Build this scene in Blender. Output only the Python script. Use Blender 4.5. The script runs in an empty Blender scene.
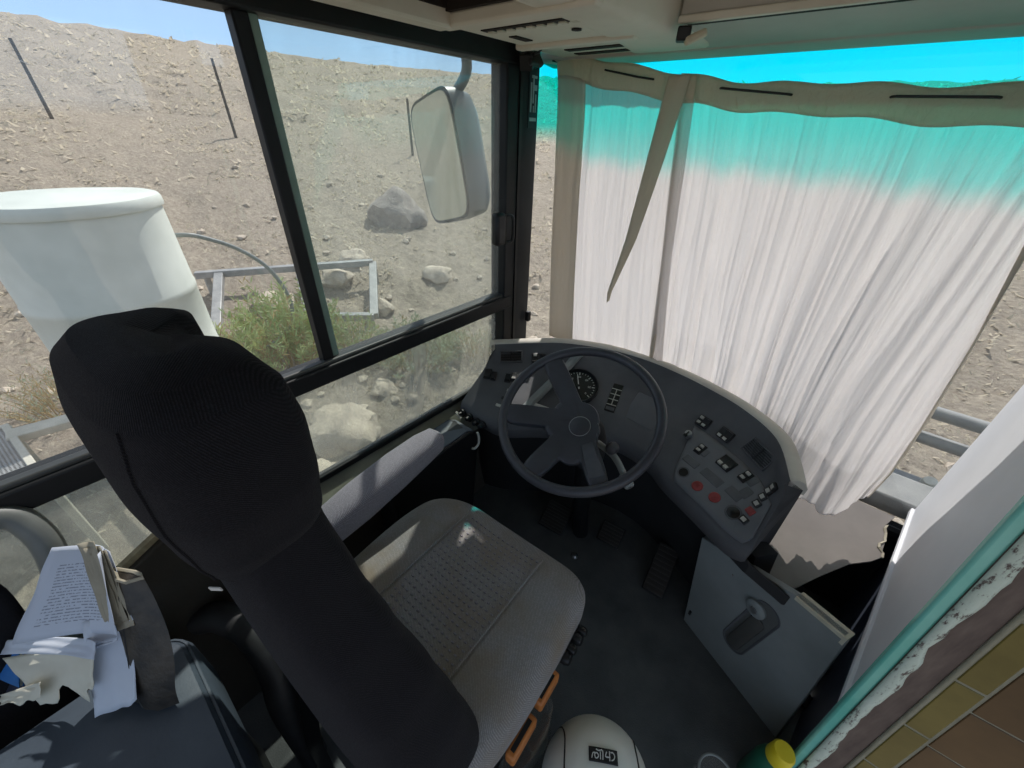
import bpy, bmesh, math, random
from mathutils import Vector, Matrix, noise, Quaternion

random.seed(7)
C = bpy.context.scene.collection
PI = math.pi
V = Vector

# ------------------------------------------------------------------ helpers
def lin(h):
    if isinstance(h, (tuple, list)):
        return (h[0], h[1], h[2], 1)
    h = h.lstrip('#')
    r = []
    for i in (0, 2, 4):
        c = int(h[i:i + 2], 16) / 255
        r.append(c / 12.92 if c <= .04045 else ((c + .055) / 1.055) ** 2.4)
    return (r[0], r[1], r[2], 1)

class NT:
    def __init__(self, name):
        self.m = bpy.data.materials.new(name)
        self.m.use_nodes = True
        self.t = self.m.node_tree
        self.t.nodes.clear()
        self.out = self.n('ShaderNodeOutputMaterial')
    def n(self, typ, **kw):
        nd = self.t.nodes.new(typ)
        for k, v in kw.items():
            if k.startswith('i_'):
                nd.inputs[int(k[2:]) if k[2:].isdigit() else k[2:].replace('_', ' ')].default_value = v
            else:
                setattr(nd, k, v)
        return nd
    def l(self, a, b):
        self.t.links.new(a, b)
    def coord(self, kind='Object', scale=(1, 1, 1)):
        tc = self.n('ShaderNodeTexCoord')
        mp = self.n('ShaderNodeMapping')
        mp.inputs['Scale'].default_value = scale
        self.l(tc.outputs[kind], mp.inputs['Vector'])
        return mp.outputs['Vector']
    def noise(self, vec, scale, detail=4, rough=.6, dist=0):
        nd = self.n('ShaderNodeTexNoise')
        nd.inputs['Scale'].default_value = scale
        nd.inputs['Detail'].default_value = detail
        nd.inputs['Roughness'].default_value = rough
        nd.inputs['Distortion'].default_value = dist
        self.l(vec, nd.inputs['Vector'])
        return nd.outputs['Fac']
    def ramp(self, fac, stops):
        r = self.n('ShaderNodeValToRGB')
        el = r.color_ramp.elements
        while len(el) < len(stops):
            el.new(.5)
        for e, (p, c) in zip(el, stops):
            e.position = p
            e.color = lin(c) if not isinstance(c, float) else (c, c, c, 1)
        self.l(fac, r.inputs['Fac'])
        return r.outputs['Color']
    def bump(self, h, strength, dist=.01):
        b = self.n('ShaderNodeBump')
        b.inputs['Strength'].default_value = strength
        b.inputs['Distance'].default_value = dist
        self.l(h, b.inputs['Height'])
        return b.outputs['Normal']

def mat(name, c1, c2=None, rough=.6, scale=8, metal=0, bump=0, bscale=80, spec=.5, stretch=(1, 1, 1), detail=5, lo=.35, hi=.65, bdist=.004, coat=0):
    t = NT(name)
    p = t.n('ShaderNodeBsdfPrincipled')
    p.inputs['Roughness'].default_value = rough
    p.inputs['Metallic'].default_value = metal
    p.inputs['Specular IOR Level'].default_value = spec
    p.inputs['Coat Weight'].default_value = coat
    vec = t.coord('Object', stretch)
    if c2 is None:
        p.inputs['Base Color'].default_value = lin(c1)
    else:
        f = t.noise(vec, scale, detail)
        t.l(t.ramp(f, [(lo, c1), (hi, c2)]), p.inputs['Base Color'])
    if bump:
        t.l(t.bump(t.noise(vec, bscale, 3), bump, bdist), p.inputs['Normal'])
    t.l(p.outputs[0], t.out.inputs[0])
    return t.m

M = {}
M['rubber_floor'] = mat('rubber_floor', '#424648', '#585c5d', .75, 5, bump=.35, bscale=240)
M['lining_dark'] = mat('lining_dark', '#36322b', '#464037', .8, 3, bump=.2)
M['sill'] = mat('sill', '#6a6d62', '#858778', .7, 6, bump=.1)
M['woodedge'] = mat('wood_edge', '#8d8064', '#b0a384', .75, 10, stretch=(1, 6, 6))
M['frame_black'] = mat('frame_black', '#101214', '#1b1d1f', .5, 6, spec=.3)
M['pillar_dark'] = mat('pillar_dark', '#1a1c1f', '#26292d', .55, 5, spec=.3)
M['seal'] = mat('rubber_seal', '#6b8479', '#7f968b', .5, 10)
M['track'] = mat('window_track', '#2e312f', '#3f4140', .5, 8)
M['beige'] = mat('beige_panel', '#cbc7b9', '#d9d5c8', .75, 3, bump=.06)
M['beige_dirty'] = mat('beige_dirty', '#b3ae9f', '#cfcabb', .8, 5, bump=.06)
M['greybox'] = mat('grey_fascia', '#aaa7a0', '#bab7b0', .7, 3)
M['dark_hole'] = mat('dark_hollow', '#161310', '#251d18', .9, 8)
M['dash'] = mat('dash_plastic', '#4b4c4f', '#57585b', .62, 6, bump=.12, bscale=400, spec=.35)
M['dash_rim'] = mat('dash_rim', '#b3aea4', '#c4bfb4', .7, 6, bump=.08, bscale=200)  # paler than the dash, to carry the sun on the rim
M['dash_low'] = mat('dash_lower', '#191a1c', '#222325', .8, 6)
M['black'] = mat('black_plastic', '#0f1012', '#181a1c', .45, 20, spec=.4)
M['switch'] = mat('switch_black', '#141517', '#1f2022', .4, 20, spec=.5)
M['switchw'] = mat('switch_white', '#9b9a92', '#b6b4ab', .5, 30)
M['blank'] = mat('blanking_grey', '#4b4e51', '#57595c', .5, 20)
M['red'] = mat('red_button', '#7d2f2e', '#944040', .5, 25)
M['wheel'] = mat('wheel_plastic', '#33343a', '#42444a', .42, 7, bump=.06, bscale=300, spec=.45)
M['wheel_worn'] = mat('wheel_worn', '#3a3c42', '#54565b', .5, 9, spec=.45)
M['silver'] = mat('silver', '#8f9192', '#a9abac', .35, 20, metal=.8)
M['white_mark'] = mat('white_mark', '#c9cac6', None, .6)
M['dial'] = mat('dial_black', '#0b0c0e', '#131416', .3, 20)
M['screen'] = mat('screen_smoke', '#53555a', '#5d5f64', .3, 8)
M['plate'] = mat('switch_plate_grey', '#5d5f62', '#696b6e', .6, 6, bump=.1, bscale=400, spec=.35)
M['panelgrey'] = mat('panel_grey', '#757a79', '#848988', .6, 4, bump=.1, bscale=300)
M['lock_grey'] = mat('recess_grey', '#4c4e4d', '#585a58', .6, 8)
M['lock_dark'] = mat('recess_pull_dark', '#3e3e3b', '#4a4946', .6, 8)
M['paleedge'] = mat('pale_edge', '#b9b29c', '#cfc9b4', .7, 12)
M['whitepanel'] = mat('white_panel', '#d0d1d4', '#dcdde0', .55, 2, bump=.03, bscale=30)
M['lowpanel'] = mat('lower_panel_shade', '#2c3340', '#3b4250', .6, 4)
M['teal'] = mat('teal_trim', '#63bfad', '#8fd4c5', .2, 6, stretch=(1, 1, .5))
M['peel'] = None
M['brownwood'] = mat('brown_wood', '#5d4f49', '#74655c', .7, 10, stretch=(6, 6, 1))
M['grout'] = mat('grout', '#8b8773', '#9a9682', .9, 30)
M['olive_tile'] = mat('olive_tile', '#675c28', '#776b32', .35, 9)
M['brown_tile'] = mat('brown_tile', '#4f3a20', '#60482a', .4, 9)
M['seat_dark'] = None
M['bin_white'] = mat('bin_white', '#cfd2ca', '#dcdfd7', .35, 5)
M['orange'] = mat('orange_lever', '#a5632c', '#c27a3b', .5, 12)
M['bottle_green'] = mat('bottle_green', '#1f5a44', '#2a6b52', .4, 8)
M['yellow'] = mat('yellow_cap', '#d8c01e', '#e6d23a', .45, 10)
M['blueseat'] = mat('blue_grey_vinyl', '#3a434d', '#48525c', .45, 5, bump=.08, bscale=200)
M['pouch'] = mat('pouch_leather', '#1a1714', '#3f382f', .5, 22, bump=.5, bscale=60)
M['paper'] = mat('paper', '#b9c1cf', '#c9d0da', .8, 5)
M['paper_warm'] = mat('paper_warm', '#c2bfae', '#d2cfc0', .8, 6)
M['card'] = mat('card_beige', '#8a8474', '#a39c8a', .8, 8)
M['blue'] = mat('blue_cover', '#1f63a8', '#2f7cc4', .45, 10)
M['navy'] = mat('navy_cover', '#1d2233', '#2a3046', .5, 10)
M['greyplastic'] = mat('grey_plastic', '#565a58', '#6c706d', .5, 5)
M['hose_black'] = mat('hose_black', '#17181a', '#242628', .6, 20)
M['tank'] = mat('tank_white', '#c9d0c6', '#dbe1d7', .5, 2.5, bump=.04, bscale=8)
M['steel_white'] = mat('steel_white', '#b6b4a6', '#cdcabc', .6, 8)
M['steel_grey'] = mat('steel_grey', '#8b8d8c', '#a3a4a1', .5, 8, metal=.3)
M['hose_grey'] = mat('hose_grey', '#6f7876', '#858d8a', .5, 8)
M['rust_post'] = mat('rust_post', '#3b3734', '#55504a', .8, 15)
M['rock'] = mat('rock', '#a89c8d', '#c6baa7', .9, 9, bump=.6, bscale=30, bdist=.03)
M['rockdark'] = mat('rock_dark', '#857d77', '#a39b92', .9, 6, bump=.7, bscale=20, bdist=.04)
M['mirror_house'] = mat('mirror_housing', '#59646a', '#6c787d', .45, 6)
M['sticker'] = mat('sticker_pale', '#7f8b8c', '#9aa5a4', .5, 40)
M['strap_shiny'] = mat('strap_shiny', '#191a1b', None, .25)
M['greenleaf'] = mat('green_leaf', '#94ad74', '#bdc78c', .7, 5)
M['greyleaf'] = mat('grey_leaf', '#a3b094', '#c4c9a6', .7, 5)
M['drytwig'] = mat('dry_twig', '#a08a5e', '#c2ab7b', .8, 6)
M['straw'] = mat('straw', '#d2c3a2', '#e6dabc', .8, 2)
def m_straw():
    t = NT('straw_stalks')
    d = t.n('ShaderNodeBsdfDiffuse'); tl = t.n('ShaderNodeBsdfTranslucent')
    f = t.noise(t.coord('Object'), 2, 3)
    c = t.ramp(f, [(.35, '#bfb5a0'), (.65, '#ded5c1')])
    t.l(c, d.inputs['Color']); t.l(c, tl.inputs['Color'])
    ms = t.n('ShaderNodeMixShader'); ms.inputs[0].default_value = .5
    t.l(d.outputs[0], ms.inputs[1]); t.l(tl.outputs[0], ms.inputs[2]); t.l(ms.outputs[0], t.out.inputs[0])
    return t.m
M['straw'] = m_straw()
M['greensheet'] = mat('shelf_plastic', '#6d6864', '#827c77', .28, 3, spec=.5)

def m_peel():
    t = NT('peeling_white')
    p = t.n('ShaderNodeBsdfPrincipled'); p.inputs['Roughness'].default_value = .7
    v = t.coord('Object', (3, 3, 1))
    f = t.noise(v, 22, 7, .75)
    t.l(t.ramp(f, [(.40, '#5d4f49'), (.47, '#c6d2c2'), (.7, '#d3ddce')]), p.inputs['Base Color'])
    t.l(t.bump(f, .4, .004), p.inputs['Normal'])
    t.l(p.outputs[0], t.out.inputs[0])
    return t.m
M['peel'] = m_peel()

def m_fabric(name, c1, c2, fine=900, stain=None, rib=True, sheen=.15):
    t = NT(name)
    p = t.n('ShaderNodeBsdfPrincipled')
    p.inputs['Roughness'].default_value = .95
    p.inputs['Specular IOR Level'].default_value = .1
    p.inputs['Sheen Weight'].default_value = sheen
    p.inputs['Sheen Roughness'].default_value = .4
    v = t.coord('UV' if rib == 'uv' else 'Object')
    w = t.n('ShaderNodeTexWave', wave_type='BANDS', bands_direction='DIAGONAL')
    w.inputs['Scale'].default_value = fine / 10
    w.inputs['Distortion'].default_value = 1.5
    w.inputs['Detail Scale'].default_value = 3
    t.l(v, w.inputs['Vector'])
    chk = t.n('ShaderNodeTexVoronoi'); chk.inputs['Scale'].default_value = fine / 4
    t.l(v, chk.inputs['Vector'])
    mix = t.n('ShaderNodeMix', data_type='RGBA')
    mix.inputs['A'].default_value = lin(c1); mix.inputs['B'].default_value = lin(c2)
    mx = t.n('ShaderNodeMath', operation='MULTIPLY')
    t.l(w.outputs['Fac'], mx.inputs[0]); t.l(chk.outputs['Distance'], mx.inputs[1])
    m2 = t.n('ShaderNodeMath', operation='MULTIPLY'); m2.inputs[1].default_value = 1.6
    t.l(mx.outputs[0], m2.inputs[0])
    t.l(m2.outputs[0], mix.inputs['Factor'])
    col = mix.outputs['Result']
    if stain:
        n = t.noise(v, 7, 5)
        rp = t.ramp(n, [(.42, 0.0), (.68, .65)])
        mm = t.n('ShaderNodeMix', data_type='RGBA')
        mm.inputs['B'].default_value = lin(stain)
        t.l(rp, mm.inputs['Factor']); t.l(col, mm.inputs['A'])
        col = mm.outputs['Result']
    t.l(col, p.inputs['Base Color'])
    t.l(t.bump(m2.outputs[0], .35, .002), p.inputs['Normal'])
    t.l(p.outputs[0], t.out.inputs[0])
    return t.m
M['seat_dark'] = m_fabric('seat_dark_weave', '#1c1c1f', '#29292e', 2600, sheen=.05)
M['seat_grey'] = m_fabric('seat_grey_weave', '#7a7979', '#9b9998', 1300, stain='#80725c')
M['arm_grey'] = m_fabric('armrest_weave', '#7a777e', '#9b989e', 1300)

def m_glass(name, dust=.06, tint=None, rough=.02, dustc='#c9c6bd', dscale=3.0, gloss=.05, base=(1, 1, 1)):
    t = NT(name)
    tr = t.n('ShaderNodeBsdfTransparent')
    tr.inputs['Color'].default_value = (*base, 1)
    if tint:
        geo = t.n('ShaderNodeTexCoord')
        sep = t.n('ShaderNodeSeparateXYZ')
        t.l(geo.outputs['Object'], sep.inputs[0])
        mr = t.n('ShaderNodeMapRange', interpolation_type='SMOOTHSTEP')
        mr.inputs['From Min'].default_value = tint[0]; mr.inputs['From Max'].default_value = tint[1]
        t.l(sep.outputs['Z'], mr.inputs['Value'])
        mx = t.n('ShaderNodeMix', data_type='RGBA')
        mx.inputs['A'].default_value = (*base, 1); mx.inputs['B'].default_value = (*tint[2], 1)
        t.l(mr.outputs[0], mx.inputs['Factor'])
        t.l(mx.outputs['Result'], tr.inputs['Color'])
    gl = t.n('ShaderNodeBsdfGlossy'); gl.inputs['Roughness'].default_value = rough
    m1 = t.n('ShaderNodeMixShader'); m1.inputs[0].default_value = gloss
    t.l(tr.outputs[0], m1.inputs[1]); t.l(gl.outputs[0], m1.inputs[2])
    df = t.n('ShaderNodeBsdfDiffuse'); df.inputs['Color'].default_value = lin(dustc)
    tl = t.n('ShaderNodeBsdfTranslucent'); tl.inputs['Color'].default_value = lin(dustc)
    ad = t.n('ShaderNodeMixShader'); ad.inputs[0].default_value = .6
    t.l(df.outputs[0], ad.inputs[1]); t.l(tl.outputs[0], ad.inputs[2])
    v = t.coord('Object', (1, 1, .45))
    f = t.noise(v, dscale, 6, .65, .6)
    mr2 = t.n('ShaderNodeMapRange')
    mr2.inputs['From Min'].default_value = .3; mr2.inputs['From Max'].default_value = .75
    mr2.inputs['To Min'].default_value = dust * .35; mr2.inputs['To Max'].default_value = dust * 2.2
    t.l(f, mr2.inputs['Value'])
    m2 = t.n('ShaderNodeMixShader')
    t.l(mr2.outputs[0], m2.inputs[0]); t.l(m1.outputs[0], m2.inputs[1]); t.l(ad.outputs[0], m2.inputs[2])
    t.l(m2.outputs[0], t.out.inputs[0])
    return t.m
M['glass_fixed'] = m_glass('glass_fixed', .035)
M['glass_slide'] = m_glass('glass_sliding', .10, base=(.93, .97, .95))
M['glass_low'] = m_glass('glass_lower', .24, dscale=5, base=(.93, .97, .93))
M['windscreen'] = m_glass('windscreen_tinted', .02, tint=(1.50, 1.575, (.0, .97, .90)), gloss=.04)
M['clear_plastic'] = m_glass('clear_plastic', .08, gloss=.15)

def m_cloth(name, c, trans, fold=True):
    t = NT(name)
    d = t.n('ShaderNodeBsdfDiffuse'); d.inputs['Color'].default_value = lin(c)
    tl = t.n('ShaderNodeBsdfTranslucent'); tl.inputs['Color'].default_value = lin(c)
    ms = t.n('ShaderNodeMixShader'); ms.inputs[0].default_value = trans
    t.l(d.outputs[0], ms.inputs[1]); t.l(tl.outputs[0], ms.inputs[2])
    v = t.coord('UV', (70, 2.2, 1))
    f = t.noise(v, 1.0, 5, .65, .4)
    v2 = t.coord('UV', (900, 900, 1))
    f2 = t.noise(v2, 1.0, 2)
    ad = t.n('ShaderNodeMath', operation='MULTIPLY_ADD'); ad.inputs[1].default_value = .08
    t.l(f2, ad.inputs[0]); t.l(f, ad.inputs[2])
    nb = t.bump(ad.outputs[0], .55, .012)
    t.l(nb, d.inputs['Normal']); t.l(nb, tl.inputs['Normal'])
    t.l(ms.outputs[0], t.out.inputs[0])
    return t.m
M['curtain'] = m_cloth('curtain_cotton', '#f5f2f0', .74)
M['curtain_side'] = m_cloth('curtain_side_double', '#efe9dd', .52)
M['curtain_hem'] = m_cloth('curtain_hem_double', '#e2dac6', .30)

def m_ground():
    t = NT('field_soil')
    p = t.n('ShaderNodeBsdfPrincipled'); p.inputs['Roughness'].default_value = .95
    p.inputs['Specular IOR Level'].default_value = .1
    v = t.coord('Object')
    big = t.noise(v, .12, 4, .6)
    c1 = t.ramp(big, [(.35, '#9c938b'), (.65, '#ada498')])
    med = t.noise(v, 2.2, 7, .75)
    c2 = t.ramp(med, [(.3, '#857c74'), (.5, '#a89f94'), (.72, '#c6bcab')])
    m = t.n('ShaderNodeMix', data_type='RGBA'); m.inputs['Factor'].default_value = .65
    t.l(c1, m.inputs['A']); t.l(c2, m.inputs['B'])
    vs = t.coord('Object', (1.0, 5.0, 1))
    fur = t.noise(vs, 3.2, 6, .75)
    c3 = t.ramp(fur, [(.38, '#7f776f'), (.52, '#a79e92'), (.68, '#d8cdb7')])
    m2 = t.n('ShaderNodeMix', data_type='RGBA'); m2.inputs['Factor'].default_value = .45
    t.l(m.outputs['Result'], m2.inputs['A']); t.l(c3, m2.inputs['B'])
    t.l(m2.outputs['Result'], p.inputs['Base Color'])
    sp = t.noise(t.coord('Object', (1.0, 1.6, 1)), 8.5, 9, .85)
    c4 = t.ramp(sp, [(.32, '#6f6357'), (.45, '#aa9e8d'), (.56, '#c6baa5'), (.66, '#f4e9cd')])
    m3 = t.n('ShaderNodeMix', data_type='RGBA'); m3.inputs['Factor'].default_value = .6
    t.l(m2.outputs['Result'], m3.inputs['A']); t.l(c4, m3.inputs['B'])
    t.l(m3.outputs['Result'], p.inputs['Base Color'])
    fine = t.noise(v, 14, 8, .8)
    t.l(t.bump(fine, .9, .10), p.inputs['Normal'])
    t.l(p.outputs[0], t.out.inputs[0])
    return t.m
M['ground'] = m_ground()

def m_mirror():
    t = NT('mirror_dust_reflection')
    g = t.n('ShaderNodeBsdfGlossy'); g.inputs['Roughness'].default_value = .06
    g.inputs['Color'].default_value = (.8, .82, .8, 1)
    d = t.n('ShaderNodeBsdfDiffuse'); d.inputs['Color'].default_value = lin('#d6d0b8')  # cream paints the reflected sunlit field, along with dust on the glass
    v = t.coord('Object'); f = t.noise(v, 6, 6, .7)
    mr = t.n('ShaderNodeMapRange'); mr.inputs['To Min'].default_value = .5; mr.inputs['To Max'].default_value = .95
    t.l(f, mr.inputs['Value'])
    ms = t.n('ShaderNodeMixShader'); t.l(mr.outputs[0], ms.inputs[0])
    t.l(g.outputs[0], ms.inputs[1]); t.l(d.outputs[0], ms.inputs[2]); t.l(ms.outputs[0], t.out.inputs[0])
    return t.m
M['mirror'] = m_mirror()

def m_print():
    t = NT('printed_paper')
    p = t.n('ShaderNodeBsdfPrincipled'); p.inputs['Roughness'].default_value = .8
    v = t.coord('UV')
    sep = t.n('ShaderNodeSeparateXYZ'); t.l(v, sep.inputs[0])
    mu = t.n('ShaderNodeMath', operation='MULTIPLY'); mu.inputs[1].default_value = 30
    t.l(sep.outputs['Y'], mu.inputs[0])
    fr = t.n('ShaderNodeMath', operation='FRACT'); t.l(mu.outputs[0], fr.inputs[0])
    lt = t.n('ShaderNodeMath', operation='LESS_THAN'); lt.inputs[1].default_value = .38
    t.l(fr.outputs[0], lt.inputs[0])
    v2 = t.coord('UV', (40, 22, 1))
    f = t.noise(v2, 1.0, 2)
    gt = t.n('ShaderNodeMath', operation='GREATER_THAN'); gt.inputs[1].default_value = .47
    t.l(f, gt.inputs[0])
    def rng(sock, a, b):
        g1 = t.n('ShaderNodeMath', operation='GREATER_THAN'); g1.inputs[1].default_value = a; t.l(sock, g1.inputs[0])
        g2 = t.n('ShaderNodeMath', operation='LESS_THAN'); g2.inputs[1].default_value = b; t.l(sock, g2.inputs[0])
        mm = t.n('ShaderNodeMath', operation='MULTIPLY'); t.l(g1.outputs[0], mm.inputs[0]); t.l(g2.outputs[0], mm.inputs[1])
        return mm.outputs[0]
    cur = lt.outputs[0]
    for s in (gt.outputs[0], rng(sep.outputs['X'], .12, .88), rng(sep.outputs['Y'], .2, .85)):
        mm = t.n('ShaderNodeMath', operation='MULTIPLY'); t.l(cur, mm.inputs[0]); t.l(s, mm.inputs[1]); cur = mm.outputs[0]
    mx = t.n('ShaderNodeMix', data_type='RGBA')
    mx.inputs['A'].default_value = lin('#bcc4d2'); mx.inputs['B'].default_value = lin('#858b99')
    t.l(cur, mx.inputs['Factor']); t.l(mx.outputs['Result'], p.inputs['Base Color'])
    t.l(p.outputs[0], t.out.inputs[0])
    return t.m
M['print'] = m_print()

# ---- mesh helpers
def obj(name, bm, m, parent=None, smooth=True, bevel=0, seg=2, sub=0, ang=38, kind=None, label=None, solid=0):
    bmesh.ops.recalc_face_normals(bm, faces=bm.faces[:]) if solid == 0 else None
    for f in bm.faces:
        f.smooth = smooth
    if smooth:
        a = math.radians(ang)
        for e in bm.edges:
            if len(e.link_faces) == 2 and e.calc_face_angle(0) > a and not sub:
                e.smooth = False
    me = bpy.data.meshes.new(name)
    bm.to_mesh(me); bm.free()
    ms = m if isinstance(m, (list, tuple)) else [m]
    for x in ms:
        me.materials.append(M[x] if isinstance(x, str) else x)
    o = bpy.data.objects.new(name, me)
    C.objects.link(o)
    if solid:
        md = o.modifiers.new('thick', 'SOLIDIFY'); md.thickness = solid; md.offset = 0
    if bevel:
        b = o.modifiers.new('bevel', 'BEVEL'); b.width = bevel; b.segments = seg; b.limit_method = 'ANGLE'; b.angle_limit = math.radians(40)
        b.harden_normals = False
    if sub:
        s = o.modifiers.new('sub', 'SUBSURF'); s.levels = sub; s.render_levels = sub
    if parent is not None:
        setpar(o, parent)
    if kind: o['kind'] = kind
    if label: o['label'] = label
    return o

def setpar(o, parent):
    # parents are Empties (or meshes) that only carry a translation
    off = V((0, 0, 0)); p = parent
    while p is not None:
        off += p.location; p = p.parent
    o.parent = parent
    if parent.type == 'EMPTY':
        o.matrix_parent_inverse = Matrix.Translation(-parent.location)

def thing(name, label, cat, loc=(0, 0, 0), group=None, kind=None):
    o = bpy.data.objects.new(name, None); C.objects.link(o)
    o.location = loc; o.empty_display_size = .05
    if label: o['label'] = label
    if cat: o['category'] = cat
    if group: o['group'] = group
    if kind: o['kind'] = kind
    return o

def tag(o, label, cat, group=None, kind=None):
    o['label'] = label; o['category'] = cat
    if group: o['group'] = group
    if kind: o['kind'] = kind
    return o

def NB(): return bmesh.new()

def box(bm, lo, hi, mi=0, mtx=None):
    vs = [bm.verts.new((x, y, z)) for x in (lo[0], hi[0]) for y in (lo[1], hi[1]) for z in (lo[2], hi[2])]
    if mtx:
        for v in vs: v.co = mtx @ v.co
    for q in ((0, 1, 3, 2), (4, 6, 7, 5), (0, 4, 5, 1), (2, 3, 7, 6), (0, 2, 6, 4), (1, 5, 7, 3)):
        f = bm.faces.new([vs[i] for i in q]); f.material_index = mi
    return bm

def frame(o, ax, ay, az):
    m = Matrix.Identity(4)
    for i, a in enumerate((ax, ay, az)):
        for j in range(3): m[j][i] = a[j]
    for j in range(3): m[j][3] = o[j]
    return m

def prism(bm, pts, d, mi=0):
    """extrude a 3-D polygon by vector d"""
    d = V(d)
    a = [bm.verts.new(V(p)) for p in pts]; b = [bm.verts.new(V(p) + d) for p in pts]
    n = len(pts)
    bm.faces.new(a).material_index = mi; bm.faces.new(b[::-1]).material_index = mi
    for i in range(n):
        bm.faces.new((a[i], b[i], b[(i + 1) % n], a[(i + 1) % n])).material_index = mi
    return bm

def loft(bm, rings, cap=True, closed=True, mi=0):
    R = [[bm.verts.new(V(p)) for p in r] for r in rings]
    n = len(R[0])
    for a, b in zip(R[:-1], R[1:]):
        for i in range(n if closed else n - 1):
            j = (i + 1) % n
            bm.faces.new((a[i], a[j], b[j], b[i])).material_index = mi
    if cap:
        bm.faces.new(R[0][::-1]).material_index = mi; bm.faces.new(R[-1]).material_index = mi
    return R

def smoothpath(pts, n=8):
    pts = [V(p) for p in pts]
    out = []
    for i in range(len(pts) - 1):
        p0 = pts[max(i - 1, 0)]; p1 = pts[i]; p2 = pts[i + 1]; p3 = pts[min(i + 2, len(pts) - 1)]
        for k in range(n):
            t = k / n
            out.append(.5 * ((2 * p1) + (-p0 + p2) * t + (2 * p0 - 5 * p1 + 4 * p2 - p3) * t * t + (-p0 + 3 * p1 - 3 * p2 + p3) * t ** 3))
    out.append(pts[-1])
    return out

def tube(bm, pts, r, n=10, closed=False, mi=0, cap=True):
    pts = [V(p) for p in pts]
    N = len(pts)
    rings = []
    up = None
    for i, p in enumerate(pts):
        if closed:
            t = pts[(i + 1) % N] - pts[i - 1]
        else:
            t = pts[min(i + 1, N - 1)] - pts[max(i - 1, 0)]
        t.normalize()
        if up is None:
            up = t.orthogonal().normalized()
        else:
            up = (up - t * up.dot(t)).normalized()
        s = t.cross(up)
        rr = r(i / (N - 1)) if callable(r) else r
        rings.append([p + up * math.cos(a) * rr + s * math.sin(a) * rr for a in [2 * PI * k / n for k in range(n)]])
    if closed:
        R = [[bm.verts.new(q) for q in rg] for rg in rings]
        for i in range(N):
            a, b = R[i], R[(i + 1) % N]
            for k in range(n):
                bm.faces.new((a[k], a[(k + 1) % n], b[(k + 1) % n], b[k])).material_index = mi
    else:
        loft(bm, rings, cap, mi=mi)
    return bm

def lathe(bm, prof, o, ax=(0, 0, 1), n=32, mi=0):
    """prof: list of (r, h) along axis ax from o"""
    az = V(ax).normalized(); u = az.orthogonal().normalized(); v = az.cross(u)
    o = V(o)
    rings = [[o + az * h + (u * math.cos(a) + v * math.sin(a)) * max(r, 1e-4) for a in [2 * PI * k / n for k in range(n)]] for r, h in prof]
    loft(bm, rings, mi=mi)
    return bm

def grid(bm, fn, nu, nv, uv=True, mi=0):
    P = [[bm.verts.new(V(fn(i / nu, j / nv))) for j in range(nv + 1)] for i in range(nu + 1)]
    lay = bm.loops.layers.uv.verify() if uv else None
    for i in range(nu):
        for j in range(nv):
            f = bm.faces.new((P[i][j], P[i + 1][j], P[i + 1][j + 1], P[i][j + 1])); f.material_index = mi
            if uv:
                for l, (a, b) in zip(f.loops, ((i, j), (i + 1, j), (i + 1, j + 1), (i, j + 1))):
                    l[lay].uv = (a / nu, b / nv)
    return P

def sgnpow(x, e): return math.copysign(abs(x) ** e, x)
def superring(n, e, fx, z=0):
    return [fx(sgnpow(math.cos(2 * PI * k / n), e), sgnpow(math.sin(2 * PI * k / n), e)) for k in range(n)]

def copy_tree(o, parent=None):
    c = o.copy(); C.objects.link(c)
    if parent is not None: c.parent = parent
    for ch in list(o.children): copy_tree(ch, c)
    return c

# ------------------------------------------------------------------ camera
FPX = 392.0
pitch, yaw, roll = math.radians(33), math.radians(39), math.radians(1.9)
fwd = V((-math.sin(yaw) * math.cos(pitch), math.cos(yaw) * math.cos(pitch), -math.sin(pitch)))
r0 = V((math.cos(yaw), math.sin(yaw), 0)); u0 = r0.cross(fwd)
rt = r0 * math.cos(roll) + u0 * math.sin(roll); upv = -r0 * math.sin(roll) + u0 * math.cos(roll)
cam = bpy.data.cameras.new('camera'); cam.sensor_width = 36; cam.lens = FPX / 1024 * 36
cam.clip_start = .02; cam.clip_end = 500
co = bpy.data.objects.new('camera', cam); C.objects.link(co)
co.matrix_world = frame((0, 0, 1.55), rt, upv, -fwd)
bpy.context.scene.camera = co

# ------------------------------------------------------------------ light
SKY = .90
w = bpy.data.worlds.new('sky'); bpy.context.scene.world = w
w.use_nodes = True
nt = w.node_tree; nt.nodes.clear()
sun_az, sun_el = 28, 50            # degrees left of the bus's heading, height
sd = V((-math.sin(math.radians(sun_az)) * math.cos(math.radians(sun_el)), math.cos(math.radians(sun_az)) * math.cos(math.radians(sun_el)), math.sin(math.radians(sun_el))))
tc = nt.nodes.new('ShaderNodeTexCoord'); sx = nt.nodes.new('ShaderNodeSeparateXYZ'); nt.links.new(tc.outputs['Generated'], sx.inputs[0])
rp = nt.nodes.new('ShaderNodeValToRGB'); el = rp.color_ramp.elements
while len(el) < 5: el.new(.5)
for e_, (p_, c_) in zip(el, ((0.0, (.36, .30, .24)), (.02, (.56, .73, .93)), (.12, (.40, .63, .93)), (.35, (.40, .49, .64)), (1.0, (.42, .455, .51)))):
    e_.position = p_; e_.color = (*c_, 1)
nt.links.new(sx.outputs['Z'], rp.inputs['Fac'])
bg = nt.nodes.new('ShaderNodeBackground'); bg.inputs['Strength'].default_value = SKY
ow = nt.nodes.new('ShaderNodeOutputWorld')
nt.links.new(rp.outputs[0], bg.inputs[0]); nt.links.new(bg.outputs[0], ow.inputs[0])
sl = bpy.data.lights.new('sun', 'SUN'); sl.energy = 3.3; sl.angle = math.radians(.6); sl.color = (1, .96, .91)
so = bpy.data.objects.new('sun', sl); C.objects.link(so)
so.rotation_euler = sd.to_track_quat('Z', 'Y').to_euler()

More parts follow.
